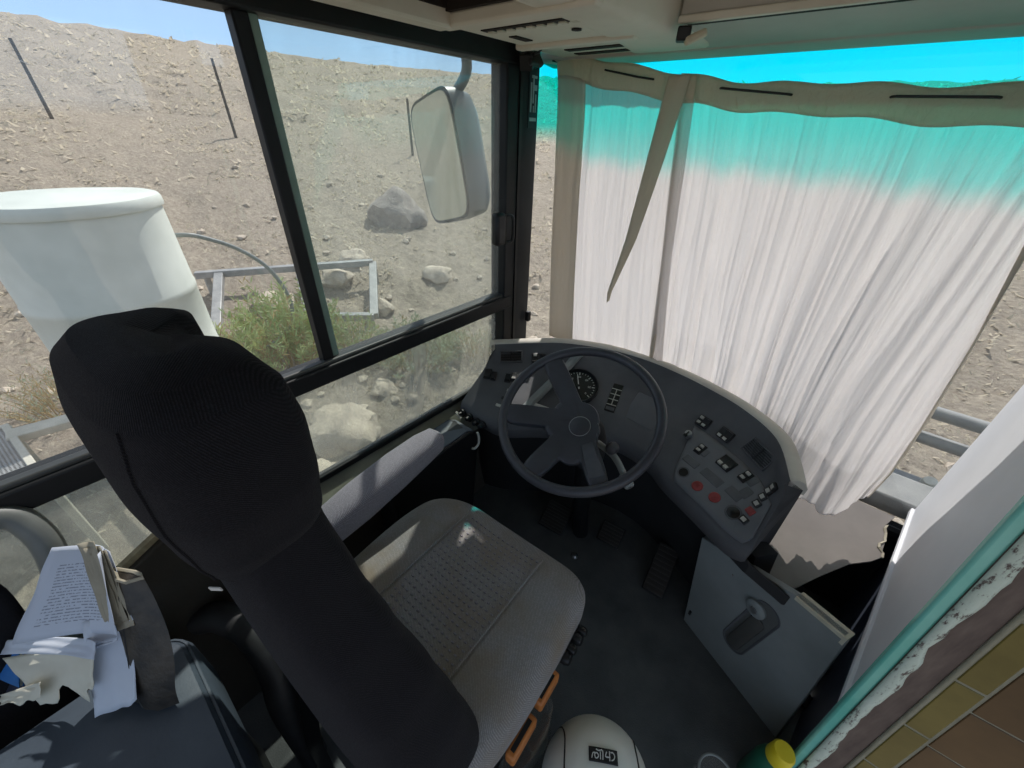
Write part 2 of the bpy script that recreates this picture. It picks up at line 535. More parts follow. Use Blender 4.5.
sc = bpy.context.scene
sc.view_settings.view_transform = 'Standard'; sc.view_settings.look = 'None'
sc.view_settings.gamma = 1; sc.view_settings.use_curve_mapping = False
sc.view_settings.exposure = 0.55
sc.cycles.max_bounces = 10; sc.cycles.diffuse_bounces = 5; sc.cycles.transparent_max_bounces = 16
sc.cycles.sample_clamp_indirect = 6
sc.cycles.use_denoising = True
sc.cycles.caustics_reflective = False; sc.cycles.caustics_refractive = False

# ================================================================== OUTSIDE
GZ = -.75
def crest(az):   # elevation of the hill crest, degrees, by azimuth left of the heading
    k = [(-60, 3.6), (-10, 4.4), (34, 5.1), (52, 5.4), (69, 6.0), (84, 6.5), (120, 6.8)]
    if az <= k[0][0]: return k[0][1]
    for (a, e), (b, g) in zip(k[:-1], k[1:]):
        if az <= b: return e + (g - e) * (az - a) / (b - a)
    return k[-1][1]
def ground_z(x, y, fine=True):
    r = math.hypot(x, y); az = math.degrees(math.atan2(-x, y))
    zc = 1.55 + 50 * math.tan(math.radians(crest(az)))
    if r <= 6: z = GZ
    else:
        t = (r - 6) / 44
        if t < 1: z = GZ + (zc - GZ) * t * (.90 + .10 * t)
        else: z = zc - (t - 1) * 6
    z += .12 * noise.noise(V((x * .35, y * .35, 0))) * min(1, r / 5)
    if fine:
        z += .055 * noise.fractal(V((x * 2.2, y * 2.2, 1)), 1, 2, 3) + .045 * abs(noise.noise(V((x * 4.5, y * 4.5, 7)))) + min(.05, .004 * r) * noise.noise(V((x * 1.1, y * 4.5, 4)))
        if r > 20: z += .25 * noise.noise(V((x * .8, y * .8, 9)))
    return z
bm = NB()
na, nr = 300, 170
rows = []
for j in range(nr + 1):
    r = 1.3 * (60 / 1.3) ** (j / nr)
    row = []
    for i in range(na + 1):
        az = math.radians(-55 + 175 * i / na)
        x, y = -r * math.sin(az), r * math.cos(az)
        row.append(bm.verts.new((x, y, ground_z(x, y))))
    rows.append(row)
for j in range(nr):
    for i in range(na):
        bm.faces.new((rows[j][i], rows[j][i + 1], rows[j + 1][i + 1], rows[j + 1][i]))
g = obj('ground', bm, 'ground', kind='structure')
g['label'] = 'dry stubble field rising to a hill crest outside the bus'

# straw stubble: nobody could count it
bm = NB()
rs = random.Random(3)
for k in range(52000):
    r = 3.0 * (48 / 3.0) ** (rs.random() ** .8)
    az = math.radians(rs.uniform(-25, 105))
    x, y = -r * math.sin(az), r * math.cos(az)
    if (x > -1.3 and y < 2.2) or math.hypot(x + 4.05, y - .28) < .7: continue
    dens = noise.noise(V((x * .5, y * .5, 20)))
    if dens < -.05 and rs.random() < .8: continue
    z = ground_z(x, y) - .01
    s = (.024 + .0052 * r) * rs.uniform(.5, 1.5)
    a = rs.uniform(0, PI); wd = s * .16 + .0012 * r
    d = V((math.cos(a), math.sin(a), 0)); tp = V((rs.uniform(-1, 1) * s * 1.1, rs.uniform(-1, 1) * s * 1.1, s * rs.uniform(.15, .8)))
    p = V((x, y, z))
    vs = [bm.verts.new(p - d * wd), bm.verts.new(p + d * wd), bm.verts.new(p + tp + d * wd * .4), bm.verts.new(p + tp - d * wd * .4)]
    bm.faces.new(vs)
tag(obj('straw_stubble', bm, 'straw', smooth=False), 'pale straw stubble scattered over the ploughed field', 'straw', kind='stuff')

def rock_mesh(seed, s, flat=.6):
    bm = NB()
    bmesh.ops.create_icosphere(bm, subdivisions=3, radius=1)
    for v in bm.verts:
        n = noise.noise(v.co * 1.3 + V((seed * 3.1, seed, 0)))
        n2 = noise.noise(v.co * 3.4 + V((seed, 0, seed * 2)))
        v.co *= 1 + .4 * n + .13 * n2
        v.co.x *= s[0]; v.co.y *= s[1]; v.co.z *= s[2]
    return bm
rocks = [  # x, y, size, label
    (-2.75, 1.12, .30, 'large pale flat rock below the lower side window'),
    (-2.35, .70, .20, 'pale rock beside the seat headrest, below the lower side window'),
    (-3.1, 1.75, .14, 'small pale rock just beyond the large flat rock'),
    (-8.0, 5.6, .62, 'big grey boulder below the door mirror'),
    (-6.15, 3.0, .27, 'brown rock standing inside the steel frame'),
    (-6.6, 3.6, .26, 'rock just past the end of the steel frame'),
    (-5.0, 3.0, .20, 'rock in front of the steel frame leg'),
    (-5.2, 4.3, .24, 'flat stone low in the sliding window, right of the steel frame'),
    (-5.9, 1.9, .30, 'brown rock behind the green bush'),
]
for i, (x, y, s, lb) in enumerate(rocks):
    bm = rock_mesh(i + 2, (s * 1.1, s * .9, s * (.62 if i != 3 else .85)))
    z = ground_z(x, y, False)
    bmesh.ops.translate(bm, verts=bm.verts[:], vec=(x, y, z + s * (.2 if i != 3 else .05)))
    tag(obj('rock', bm, 'rockdark' if i in (3,) else 'rock'), lb, 'rock', 'rocks on the field')
# small stones too many to count
bm = NB()
for k in range(260):
    r = 2.6 * (14 / 2.6) ** rs.random(); az = math.radians(rs.uniform(-20, 100))
    x, y = -r * math.sin(az), r * math.cos(az)
    if (x > -1.4 and y < 2.6) or math.hypot(x + 4.05, y - .28) < .7 or (-5.2 < x < -2.5 and -.9 < y < .5): continue
    s = rs.uniform(.018, .06) * (1 + r * .06)
    c = V((x, y, ground_z(x, y) + s * .2))
    tmp = bmesh.ops.create_icosphere(bm, subdivisions=1, radius=s)
    for v in tmp['verts']:
        v.co = c + V((v.co.x * rs.uniform(.9, 1.3), v.co.y, v.co.z * .7)) + V((rs.uniform(-1, 1), rs.uniform(-1, 1), rs.uniform(-1, 1))) * s * .2
tag(obj('gravel', bm, 'rock', smooth=False), 'loose clods and small stones strewn on the soil', 'stones', kind='stuff')

# fence posts
for (az, r, h, lean, lb) in ((84.2, 18.5, 1.75, .10, 'thin dark fence post on the slope above the white tank'),
                             (70.8, 17.5, 2.0, .04, 'thin dark fence post left of the window divider'),
                             (52.3, 16.0, 1.6, .02, 'thin dark fence post just left of the door mirror')):
    a = math.radians(az); x, y = -r * math.sin(a), r * math.cos(a); z = ground_z(x, y, False)
    f = thing('fence_post', lb, 'fence post', (x, y, z), 'fence posts on the slope')
    bm = NB(); tube(bm, [(x, y, z - .2), (x - lean * .5, y - lean * .3, z + h)], lambda t: .045 - .008 * t, 8)
    obj('post', bm, 'rust_post', f)
    bm = NB(); tube(bm, smoothpath([(x - .06, y, z + h * .72), (x, y - .05, z + h * .74), (x + .06, y, z + h * .72), (x, y + .05, z + h * .71)], 4), .012, 6, closed=True)
    obj('wire_tie', bm, 'steel_grey', f)

# white tank
tx, ty, tr = -4.05, .28, .485
tdz = .05
tk = thing('water_tank', 'large white cylindrical tank with a lipped flat lid outside the side window', 'tank', (tx, ty, -.45))
bm = NB()
lathe(bm, [(.0, -.45), (tr - .02, -.45), (tr, -.43), (tr, -.1), (tr + .006, -.09), (tr + .006, -.05), (tr, -.04), (tr, .42), (tr + .006, .43), (tr + .006, .47), (tr, .48), (tr - .005, 1.045), (.0, 1.045)], (tx, ty, 0), n=64)
obj('tank_body', bm, 'tank', tk)
bm = NB()
lathe(bm, [(.0, 1.035), (tr + .010, 1.03), (tr + .014, 1.045), (tr + .012, 1.085), (tr + .004, 1.10), (tr - .05, 1.106), (.0, 1.118)], (tx, ty, 0), n=64)
for v in bm.verts:
    v.co.z += .012 * noise.noise(V((v.co.x * 3, v.co.y * 3, 0)))
obj('tank_lid', bm, 'tank', tk)
for k in range(3):
    a = 2 * PI * k / 3 + .3
    bm = NB(); tube(bm, [(tx + .4 * math.cos(a), ty + .4 * math.sin(a), -.46), (tx + .42 * math.cos(a), ty + .42 * math.sin(a), ground_z(tx, ty, False) - .15)], .03, 8)
    obj('leg', bm, 'steel_white', tk)

# white frame with mesh beside the tank (lower left of the side window)
wf = thing('mesh_frame', 'white steel frame with a perforated mesh panel at the tank foot', 'frame', (-3.7, -.5, -.6))
bm = NB()
def bar(bm, a, b, wdt, hgt, upd=(0, 0, 1)):
    a, b = V(a), V(b); t = (b - a).normalized(); s = t.cross(V(upd)).normalized(); u = s.cross(t)
    box(bm, (0, -wdt / 2, -hgt / 2), ((b - a).length, wdt / 2, hgt / 2), mtx=frame(a, t, s, u))
    return bm
bar(bm, (-3.47, -.55, -.10), (-3.45, .12, -.15), .12, .05)
obj('top_rail', bm, 'steel_white', wf, bevel=.006)
bm = NB(); bar(bm, (-3.46, .06, -.17), (-2.72, .16, -.20), .05, .05); obj('side_rail', bm, 'steel_white', wf, bevel=.006)
for p_ in ((-3.45, .08), (-2.74, .15)):
    bm = NB(); bar(bm, (*p_, -.18), (*p_, -.85), .05, .05, (1, 0, 0)); obj('leg', bm, 'steel_white', wf, bevel=.006)
bm = NB()
def mp(u, v): return V((-3.62 + .72 * v, -.545 - .66 * u + .085 * v, -.10 + .02 * v))
for k in range(41):
    tube(bm, [mp(k / 40, 0), mp(k / 40, 1)], .0055, 4)
    tube(bm, [mp(0, k / 40), mp(1, k / 40)], .0055, 4)
o = obj('wire_mesh', bm, 'steel_grey', wf)
for u in (0, 1):
    bm = NB(); bar(bm, mp(u, -.02), mp(u, 1.02), .035, .03); obj('mesh_edge', bm, 'steel_white', wf, bevel=.004)
bm = NB(); bar(bm, mp(-.02, 0), mp(1.02, 0), .035, .03); obj('mesh_edge', bm, 'steel_white', wf, bevel=.004)
for p_ in (mp(0, .02), mp(.0, .98)):
    bm = NB(); bar(bm, p_, (p_.x, p_.y, -.85), .04, .04, (1, 0, 0)); obj('leg', bm, 'steel_white', wf, bevel=.006)

# steel frame lying on the field
sf = thing('steel_frame', 'grey welded steel frame standing on the field behind the green bush', 'frame', (-5.6, 2.2, -.7))
zA = -.30
A = V((-6.9, 1.35, zA)); B = V((-5.75, 3.45, zA)); Cc = V((-4.55, 2.62, -.62)); Dd = V((-5.5, 1.05, -.62))
for nm, a, b in (('long_bar', A, B), ('end_bar', B + V((0, 0, -.02)), Cc), ('lower_bar', V((-5.2, 1.9, -.60)), Cc), ('cross_bar', A * .88 + B * .12, Dd), ('cross_bar', A * .45 + B * .55, V((-4.95, 1.95, -.62)))):
    bm = NB(); bar(bm, a, b, .11, .09); obj(nm, bm, 'steel_grey', sf, bevel=.008)
for a in (A * .95 + B * .05, B):
    bm = NB(); bar(bm, a, (a[0], a[1], ground_z(a[0], a[1], False) - .1), .07, .07, (1, 0, 0)); obj('leg', bm, 'steel_grey', sf, bevel=.006)

# black hose loop by the tank
hq = [V((0, 0, 1.55)) + (V(p) - V((0, 0, 1.55))) * 1.28 for p in [(-3.3, .652, .924), (-3.3, .778, .886), (-3.3, .956, .777), (-3.3, 1.108, .602), (-3.3, 1.186, .342), (-3.3, 1.13, .141), (-3.32, .933, .011), (-3.36, .747, -.01)]]
hp = smoothpath([(-4.45, .62, .70)] + hq + [(-4.5, .70, -.42)], 8)
bm = NB(); tube(bm, hp, .018, 10)
tag(obj('hose', bm, 'hose_grey'), 'grey hose curving in a loop beside the white tank', 'hose')

# shrubs
def shrub(name, lb, cx, cy, rad, h, n, leafs, mats, seed, leaf=.035, dry=.15):
    t = thing(name, lb, 'shrub', (cx, cy, ground_z(cx, cy, False)))
    rs = random.Random(seed)
    bs = NB(); bl = NB()
    z0 = ground_z(cx, cy, False) - .04
    for k in range(n):
        a = rs.uniform(0, 2 * PI); q = math.sqrt(rs.random()) * rad
        b = V((cx + q * .5 * math.cos(a), cy + q * .5 * math.sin(a), z0))
        hh = h * rs.uniform(.55, 1) * (1 - .45 * (q / rad) ** 2)
        tip = V((cx + q * 1.05 * math.cos(a), cy + q * 1.05 * math.sin(a), z0 + hh))
        mid = (b + tip) / 2 + V((rs.uniform(-.04, .04), rs.uniform(-.04, .04), .04))
        path = [b, mid, tip]
        tube(bs, path, lambda t: .006 * (1.1 - t), 4, cap=False)
        for m in range(leafs):
            t_ = rs.uniform(.25, 1)
            p = b.lerp(mid, t_ * 2) if t_ < .5 else mid.lerp(tip, t_ * 2 - 1)
            d = V((rs.uniform(-1, 1), rs.uniform(-1, 1), rs.uniform(-.1, 1.3))).normalized()
            s = d.orthogonal().normalized(); L = leaf * rs.uniform(.6, 1.5)
            vs = [bl.verts.new(p), bl.verts.new(p + d * L * .5 + s * L * .075), bl.verts.new(p + d * L), bl.verts.new(p + d * L * .5 - s * L * .075)]
            f = bl.faces.new(vs); f.material_index = 1 if rs.random() < dry else 0
    obj('stems', bs, 'drytwig', t)
    o = obj('foliage', bl, mats, t, smooth=False, kind='stuff')
    return t
shrub('green_bush', 'tall yellow-green bush growing beside the white tank', -4.35, 1.42, .62, 1.05, 130, 60, ['greenleaf', 'drytwig'], 5, .07)
shrub('green_bush', 'grey-green weed clump seen through the dusty lower window', -3.35, 2.35, .60, .62, 120, 46, ['greyleaf', 'drytwig'], 8, .055)
shrub('green_bush', 'low green tuft in front of the steel frame end', -4.2, 2.05, .42, .55, 70, 44, ['greenleaf', 'drytwig'], 18, .05)
shrub('dry_bush', 'dry grey bush left of the tank foot by the mesh frame', -5.0, -.38, .48, .55, 70, 18, ['greyleaf', 'drytwig'], 12, .05, .5)
shrub('green_bush', 'pale weed tuft at the window corner near the pillar', -2.9, 2.9, .35, .5, 60, 20, ['greyleaf', 'drytwig'], 22, .045, .35)

# ================================================================== BUS SHELL
# floor
bm = NB(); box(bm, (-1.04, -1.4, -.04), (.56, 1.52, 0))
obj('floor', bm, 'rubber_floor', kind='structure')['label'] = 'dark grey rubber cab floor'
# left body side
bm = NB(); box(bm, (-1.08, -1.4, -.6), (-1.02, 1.40, .50)); box(bm, (-1.02, .1, 0), (-.985, 1.40, .50))
wl = obj('wall_left', bm, 'lining_dark', kind='structure')
bm = NB()   # sill ledge under the lower glass
prism(bm, [(-1.06, -1.4, .575), (-.985, -1.4, .535), (-.955, -1.4, .49), (-.955, -1.4, .44), (-1.08, -1.4, .44)], (0, 2.78, 0))
obj('trim_1', bm, 'sill', kind='structure')
# panel behind the driver with a pale top edge
bm = NB()
prism(bm, [(-.955, -.17, .0), (-.955, .12, .0), (-.955, .12, .56), (-.955, .02, .70), (-.955, -.06, .765), (-.955, -.17, .715)], (.03, 0, 0))
obj('wall_left_lining', bm, 'lining_dark', wl, bevel=.004)
bm = NB()
tube(bm, [(-.95, -.17, .718), (-.95, -.06, .772), (-.95, .02, .712)], .012, 6)
obj('lining_edge', bm, 'woodedge', wl)

# side window frame
wn = thing('window_1', 'black framed side window with sliding upper panes and a lower glass', None, (-1.02, .4, .57), kind='structure')
def rail(name, y0, z0, y1, z1, x0, x1, hw, m, par):
    bm = NB()
    a, b = V((0, y0, z0)), V((0, y1, z1)); t = (b - a).normalized(); s = V((1, 0, 0)); u = s.cross(t)
    box(bm, (0, x0, -hw), ((b - a).length, x1, hw), mtx=frame(a, t, s, u))
    return obj(name, bm, m, par, bevel=.005)
rail('top_rail', -1.4, 1.745, 1.30, 1.745, -1.06, -.985, .027, 'frame_black', wn)
rail('middle_rail', -1.4, .955, 1.20, .955, -1.06, -.985, .026, 'frame_black', wn)
rail('lower_seal', -1.4, .585, 1.20, .585, -1.05, -1.02, .012, 'frame_black', wn)
rail('inner_track', -1.4, .985, 1.20, .985, -1.02, -.995, .007, 'track', wn)
bm = NB(); box(bm, (-1.040, .404, .98), (-1.005, .434, 1.72)); obj('divider', bm, 'frame_black', wn, bevel=.004)
bm = NB(); box(bm, (-1.03, .434, .98), (-1.012, .453, 1.72)); obj('divider_seal', bm, 'seal', wn, bevel=.003)
bm = NB(); box(bm, (-1.06, 1.150, .575), (-.988, 1.21, 1.74)); obj('front_jamb', bm, 'frame_black', wn, bevel=.006)
bm = NB(); box(bm, (-1.035, -1.4, .98), (-1.031, .42, 1.72)); obj('fixed_glass', bm, 'glass_fixed', wn, smooth=False)
bm = NB(); box(bm, (-1.022, .455, .98), (-1.018, 1.16, 1.72)); obj('sliding_glass', bm, 'glass_slide', wn, smooth=False)
bm = NB(); box(bm, (-1.037, -1.4, .59), (-1.033, 1.16, .935)); obj('lower_glass', bm, 'glass_low', wn, smooth=False)
bm = NB(); box(bm, (-.992, 1.075, 1.195), (-.958, 1.125, 1.305))
o = obj('latch', bm, 'black', wn, bevel=.012)
bm = NB(); tube(bm, smoothpath([(-.960, 1.125, 1.205), (-.950, 1.145, 1.21), (-.948, 1.148, 1.25), (-.950, 1.145, 1.29), (-.960, 1.125, 1.295)], 4), .006, 6)
obj('latch_handle', bm, 'black', o)

# corner pillar
bm = NB()
prism(bm, [(-1.08, 1.21, -.3), (-.99, 1.21, -.3), (-.985, 1.245, -.3), (-1.003, 1.332, -.3), (-1.03, 1.350, -.3), (-1.09, 1.335, -.3)], (0, 0, 2.1))
pl = obj('pillar_front_left', bm, 'pillar_dark', kind='structure', bevel=.006)
pl['label'] = 'dark corner pillar between side window and windscreen'
bm = NB(); box(bm, (-1.0, 1.208, .6), (-.983, 1.222, 1.74)); obj('seal_strip', bm, 'black', pl)
bm = NB(); box(bm, (-.993, 1.30, .83), (-.972, 1.32, .875)); obj('catch', bm, 'black', pl, bevel=.004)
# sticker
bm = NB()
a, b = V((-.9855, 1.248, 0)), V((-1.0025, 1.33, 0)); t = (b - a).normalized(); n = V((t.y, -t.x, 0))
if n.x < 0: n = -n
F = frame(a + n * .002, t, V((0, 0, 1)), n)
box(bm, (.004, 1.555, 0), (.074, 1.715, .0015), mtx=F)
st = thing('sticker', 'faded pale drawn sticker on the dark corner pillar', 'sticker', a + V((0, 0, 1.555)))
obj('backing', bm, 'pillar_dark', st)
bm = NB()
for (p, q, r, s) in ((.014, 1.60, .024, 1.68), (.030, 1.625, .040, 1.70), (.040, 1.66, .062, 1.675), (.050, 1.60, .058, 1.65), (.012, 1.575, .064, 1.585), (.02, 1.692, .06, 1.699), (.036, 1.60, .044, 1.618)):
    box(bm, (p, q, .001), (r, s, .0024), mtx=F)
obj('drawing', bm, 'sticker', st)

# windscreen (curved corners), tinted top band
ws = thing('window_2', 'wide windscreen with a cyan sun band along its top', None, (0, 1.5, .55), kind='structure')
wsp = smoothpath([(-1.065, 1.335, 0), (-1.04, 1.39, 0), (-.95, 1.438, 0), (-.7, 1.456, 0), (0, 1.47, 0), (.6, 1.46, 0), (.95, 1.43, 0), (1.1, 1.36, 0)], 6)
bm = NB()
R = []
for zz in [.45 + (1.80 - .45) * k / 12 for k in range(13)]:
    R.append([V((p.x, p.y + .0, zz)) for p in wsp])
vs = [[bm.verts.new(p) for p in r] for r in R]
for a, b in zip(vs[:-1], vs[1:]):
    for i in range(len(a) - 1):
        bm.faces.new((a[i], a[i + 1], b[i + 1], b[i]))
obj('windscreen_glass', bm, 'windscreen', ws)
bm = NB()
tube(bm, [(p.x, p.y, .46) for p in wsp], .022, 8)
obj('lower_seal', bm, 'frame_black', ws)
# body front below the windscreen
bm = NB()
prism(bm, [(-1.08, 1.33, -.4), (-.95, 1.47, -.4), (-.6, 1.515, -.4), (.15, 1.54, -.4), (.15, 1.50, -.4), (-.6, 1.48, -.4), (-.93, 1.43, -.4), (-1.04, 1.31, -.4)], (0, 0, .86))
prism(bm, [(.15, 1.54, -.4), (.15, 1.50, -.4), (1.0, 1.47, -.4), (1.0, 1.51, -.4)], (0, 0, .86))
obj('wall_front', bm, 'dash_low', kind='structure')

# ---- ceiling
ce = thing('ceiling', 'beige cab ceiling with open hatch and boxed panels', None, (0, .5, 1.75), kind='structure')
bm = NB(); box(bm, (-1.06, -1.0, 1.93), (1.2, 1.5, 1.96)); obj('roof_skin', bm, 'beige_dirty', ce)
bm = NB()   # cove along the side window
prism(bm, [(-1.06, -1.0, 1.765), (-.985, -1.0, 1.765), (-.93, -1.0, 1.775), (-.90, -1.0, 1.80), (-.90, -1.0, 1.93), (-1.06, -1.0, 1.93)], (0, 2.32, 0))
obj('cove', bm, 'beige', ce, bevel=.006)
bm = NB(); box(bm, (-.915, .815, 1.740), (-.50, .850, 1.768)); obj('hatch_rail', bm, 'beige', ce, bevel=.006)
bm = NB(); box(bm, (-.925, -.2, 1.738), (-.875, .83, 1.775)); obj('hatch_rail', bm, 'beige', ce, bevel=.006)
bm = NB(); box(bm, (-.875, -.2, 1.90), (-.50, .82, 1.915)); box(bm, (-.875, .803, 1.765), (-.50, .818, 1.91)); box(bm, (-.885, -.2, 1.77), (-.870, .815, 1.91))
o = obj('hatch_hollow', bm, 'dark_hole', ce)
bm = NB()
for k in range(5):
    tube(bm, smoothpath([(-.84, .60 - .03 * k, 1.86), (-.80, .74 - .02 * k, 1.80 + .012 * k), (-.70, .785 - .02 * k, 1.785 + .014 * k), (-.60, .78 - .02 * k, 1.80 + .012 * k), (-.52, .70, 1.87)], 6), .006, 6)
obj('cables', bm, 'hose_black', o)
# panel between the rails, with slots and a hole
bm = NB(); box(bm, (-.93, .85, 1.752), (-.60, 1.14, 1.766)); pn = obj('flat_panel', bm, 'beige', ce, bevel=.003)
bm = NB(); box(bm, (-.885, .925, 1.7495), (-.62, .955, 1.755)); obj('slot', bm, 'dark_hole', ce)
bm = NB()
for k in range(9): box(bm, (-.875 + .03 * k, .940, 1.747), (-.858 + .03 * k, .956, 1.752))
obj('slot_teeth', bm, 'beige_dirty', ce)
bm = NB(); lathe(bm, [(.0, 0), (.012, 0), (.012, .004), (0, .004)], (-.675, 1.03, 1.7485), n=16); obj('screw_hole', bm, 'dark_hole', pn)
bm = NB(); box(bm, (-.875, 1.02, 1.7495), (-.850, 1.09, 1.755)); obj('notch', bm, 'dark_hole', pn)
bm = NB(); box(bm, (-.95, 1.135, 1.742), (-.58, 1.168, 1.772)); obj('cross_rail', bm, 'beige', ce, bevel=.006)
bm = NB(); box(bm, (-.95, 1.165, 1.753), (-.58, 1.39, 1.766)); pn2 = obj('front_panel', bm, 'beige_dirty', ce)
bm = NB(); box(bm, (-.86, 1.255, 1.7505), (-.66, 1.285, 1.756)); box(bm, (-.87, 1.325, 1.7505), (-.62, 1.355, 1.756)); obj('panel_slots', bm, 'dark_hole', pn2)
# longitudinal beam
bm = NB()
rings = []
for y in (-.6, .3, 1.0, 1.2, 1.385):
    w2 = .066 if y < 1.1 else .066 + .25 * (y - 1.1)
    rings.append([(-.585 + w2 * c, y, 1.805 + .058 * s) for c, s in [(sgnpow(math.cos(a), .3), sgnpow(math.sin(a), .3)) for a in [2 * PI * k / 24 for k in range(24)]]])
loft(bm, rings); obj('roof_beam', bm, 'beige', ce)
# header over the windscreen
bm = NB()
prism(bm, [(-1.05, 1.385, 1.745), (-1.05, 1.47, 1.735), (-1.05, 1.52, 1.78), (-1.05, 1.52, 1.93), (-1.05, 1.43, 1.80), (-1.05, 1.385, 1.775)], (2.2, 0, 0))
obj('header', bm, 'greybox', ce, bevel=.008)
bm = NB(); prism(bm, [(-.49, 1.20, 1.768), (-.49, 1.40, 1.746), (-.49, 1.40, 1.775), (-.49, 1.20, 1.782)], (1.64, 0, 0)); obj('header_soffit', bm, 'greybox', ce, bevel=.003)
bm = NB(); box(bm, (-.49, 1.17, 1.775), (1.15, 1.36, 1.93)); bx = obj('fascia_box', bm, 'greybox', ce, bevel=.006)
bm = NB(); box(bm, (-.49, 1.163, 1.763), (1.15, 1.18, 1.778)); obj('fascia_lip', bm, 'beige', bx, bevel=.003)
bm = NB(); box(bm, (-.48, 1.178, 1.7665), (1.15, 1.215, 1.778)); obj('fascia_slot', bm, 'dark_hole', bx)

# hanging bits
hb = thing('hanging_bracket', 'dark bracket dangling on a wire above the corner pillar', 'bracket', (-.965, 1.2, 1.72))
bm = NB()
box(bm, (-.02, -.02, -.02), (.02, .02, .02), mtx=Matrix.Translation((-.955, 1.2, 1.725)) @ Matrix.Rotation(.5, 4, 'Z') @ Matrix.Rotation(.4, 4, 'X'))
box(bm, (-.008, -.03, -.03), (.008, .03, .005), mtx=Matrix.Translation((-.945, 1.215, 1.74)) @ Matrix.Rotation(-.6, 4, 'Y'))
obj('bracket', bm, 'black', hb, bevel=.003)
bm = NB(); tube(bm, smoothpath([(-.955, 1.19, 1.735), (-.93, 1.16, 1.76), (-.925, 1.14, 1.80), (-.94, 1.10, 1.83)], 5), .0035, 6)
tube(bm, smoothpath([(-.955, 1.2, 1.735), (-.91, 1.21, 1.75), (-.92, 1.2, 1.78), (-.94, 1.19, 1.80)], 5), .003, 6)
obj('wire', bm, 'hose_black', hb)
cb = thing('roof_clip', 'loose white plastic clip at the end of the roof beam', 'clip', (-.45, 1.2, 1.76))
bm = NB(); box(bm, (-.025, -.03, -.022), (.025, .03, .022), mtx=Matrix.Translation((-.470, 1.165, 1.744)) @ Matrix.Scale(.6, 4) @ Matrix.Rotation(.4, 4, 'Z')); obj('clip_body', bm, 'black', cb, bevel=.004)
bm = NB(); box(bm, (-.02, -.04, -.014), (.02, .04, .014), mtx=Matrix.Translation((-.443, 1.17, 1.738)) @ Matrix.Scale(.6, 4) @ Matrix.Rotation(-.9, 4, 'Z') @ Matrix.Rotation(.4, 4, 'X')); obj('clip_cover', bm, 'paleedge', cb, bevel=.006)

# ================================================================== RIGHT SIDE
# white panel running forward from the partition
pa, pb = V((.375, .765, 0)), V((.475, 1.50, 0))
t = (pb - pa).normalized(); n = V((t.y, -t.x, 0))
L = (pb - pa).length
wr = thing('wall_right', 'white painted panel wall right of the driver', None, (.42, 1.1, 0), kind='structure')
F = frame(pa, t, V((0, 0, 1)), n)
bm = NB()
prism(bm, [F @ V(p) for p in ((0, .47, 0), (L - .01, .555, 0), (L + .03, 1.75, 0), (0, 1.75, 0))], n * .025)
obj('white_panel', bm, 'whitepanel', wr, bevel=.004)
bm = NB()
prism(bm, [F @ V(p) for p in ((0, .455, -.008), (L - .01, .545, -.008), (L - .01, .565, -.008), (0, .475, -.008))], n * .012)
obj('bottom_lip', bm, 'whitepanel', wr, bevel=.003)
bm = NB()
prism(bm, [F @ V(p) for p in ((.02, -.05, .03), (L, -.05, .03), (L, .56, .03), (.02, .48, .03))], n * .02)
obj('lower_panel', bm, 'lowpanel', wr, bevel=.004)  # panel below the lip; its shade is put into the dark blue-grey colour
# tiled cross partition; it leans a little
lean = math.atan(.065)
PO = V((.352, .75, .9))
ax = V((math.cos(lean), 0, math.sin(lean))); azz = V((-math.sin(lean), 0, math.cos(lean)))
F = frame(PO, ax, V((0, 1, 0)), azz)
wp = thing('wall_partition', 'tiled cross partition with a teal edge at the right', None, (.4, .76, 0), kind='structure')
Z0, Z1 = -.92, .95
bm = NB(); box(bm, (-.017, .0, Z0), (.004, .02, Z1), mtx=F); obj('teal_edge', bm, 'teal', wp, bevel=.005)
bm = NB()
nz = 90
def peel(u, v):
    z = Z0 + (Z1 - Z0) * u
    wv = .022 + .010 * noise.noise(V((z * 6, 0, 0))) + .006 * noise.noise(V((z * 22, 3, 0)))
    return F @ V((.003 + (wv - .003) * v, -.002 - .004 * math.sin(PI * v), z))
grid(bm, peel, nz, 4); obj('peeling_paint', bm, 'peel', wp, solid=.003)
bm = NB(); box(bm, (.002, .0, Z0), (.060, .03, Z1), mtx=F); obj('wood_stile', bm, 'brownwood', wp, bevel=.004)
bm = NB(); box(bm, (.058, -.004, Z0), (.066, .03, Z1), mtx=F); obj('edge_bead', bm, 'grout', wp, bevel=.003)
bm = NB(); box(bm, (.062, .0004, Z0), (.9, .03, Z1), mtx=F); obj('grout_bed', bm, 'grout', wp)
bm = NB()
for k in range(11):
    z0 = Z0 + .02 + k * .187
    if z0 + .18 > Z1: break
    box(bm, (.068, -.001, z0), (.106, .006, z0 + .182), mtx=F)
obj('olive_tiles', bm, 'olive_tile', wp, bevel=.002)
bm = NB()
for i in range(5):
    for k in range(14):
        z0 = Z0 + k * .15 - .04; x0 = .110 + i * .152
        if z0 < Z0 or z0 + .147 > Z1: continue
        box(bm, (x0, -.001, z0), (x0 + .148, .006, z0 + .147), mtx=F)
obj('brown_tiles', bm, 'brown_tile', wp, bevel=.002)

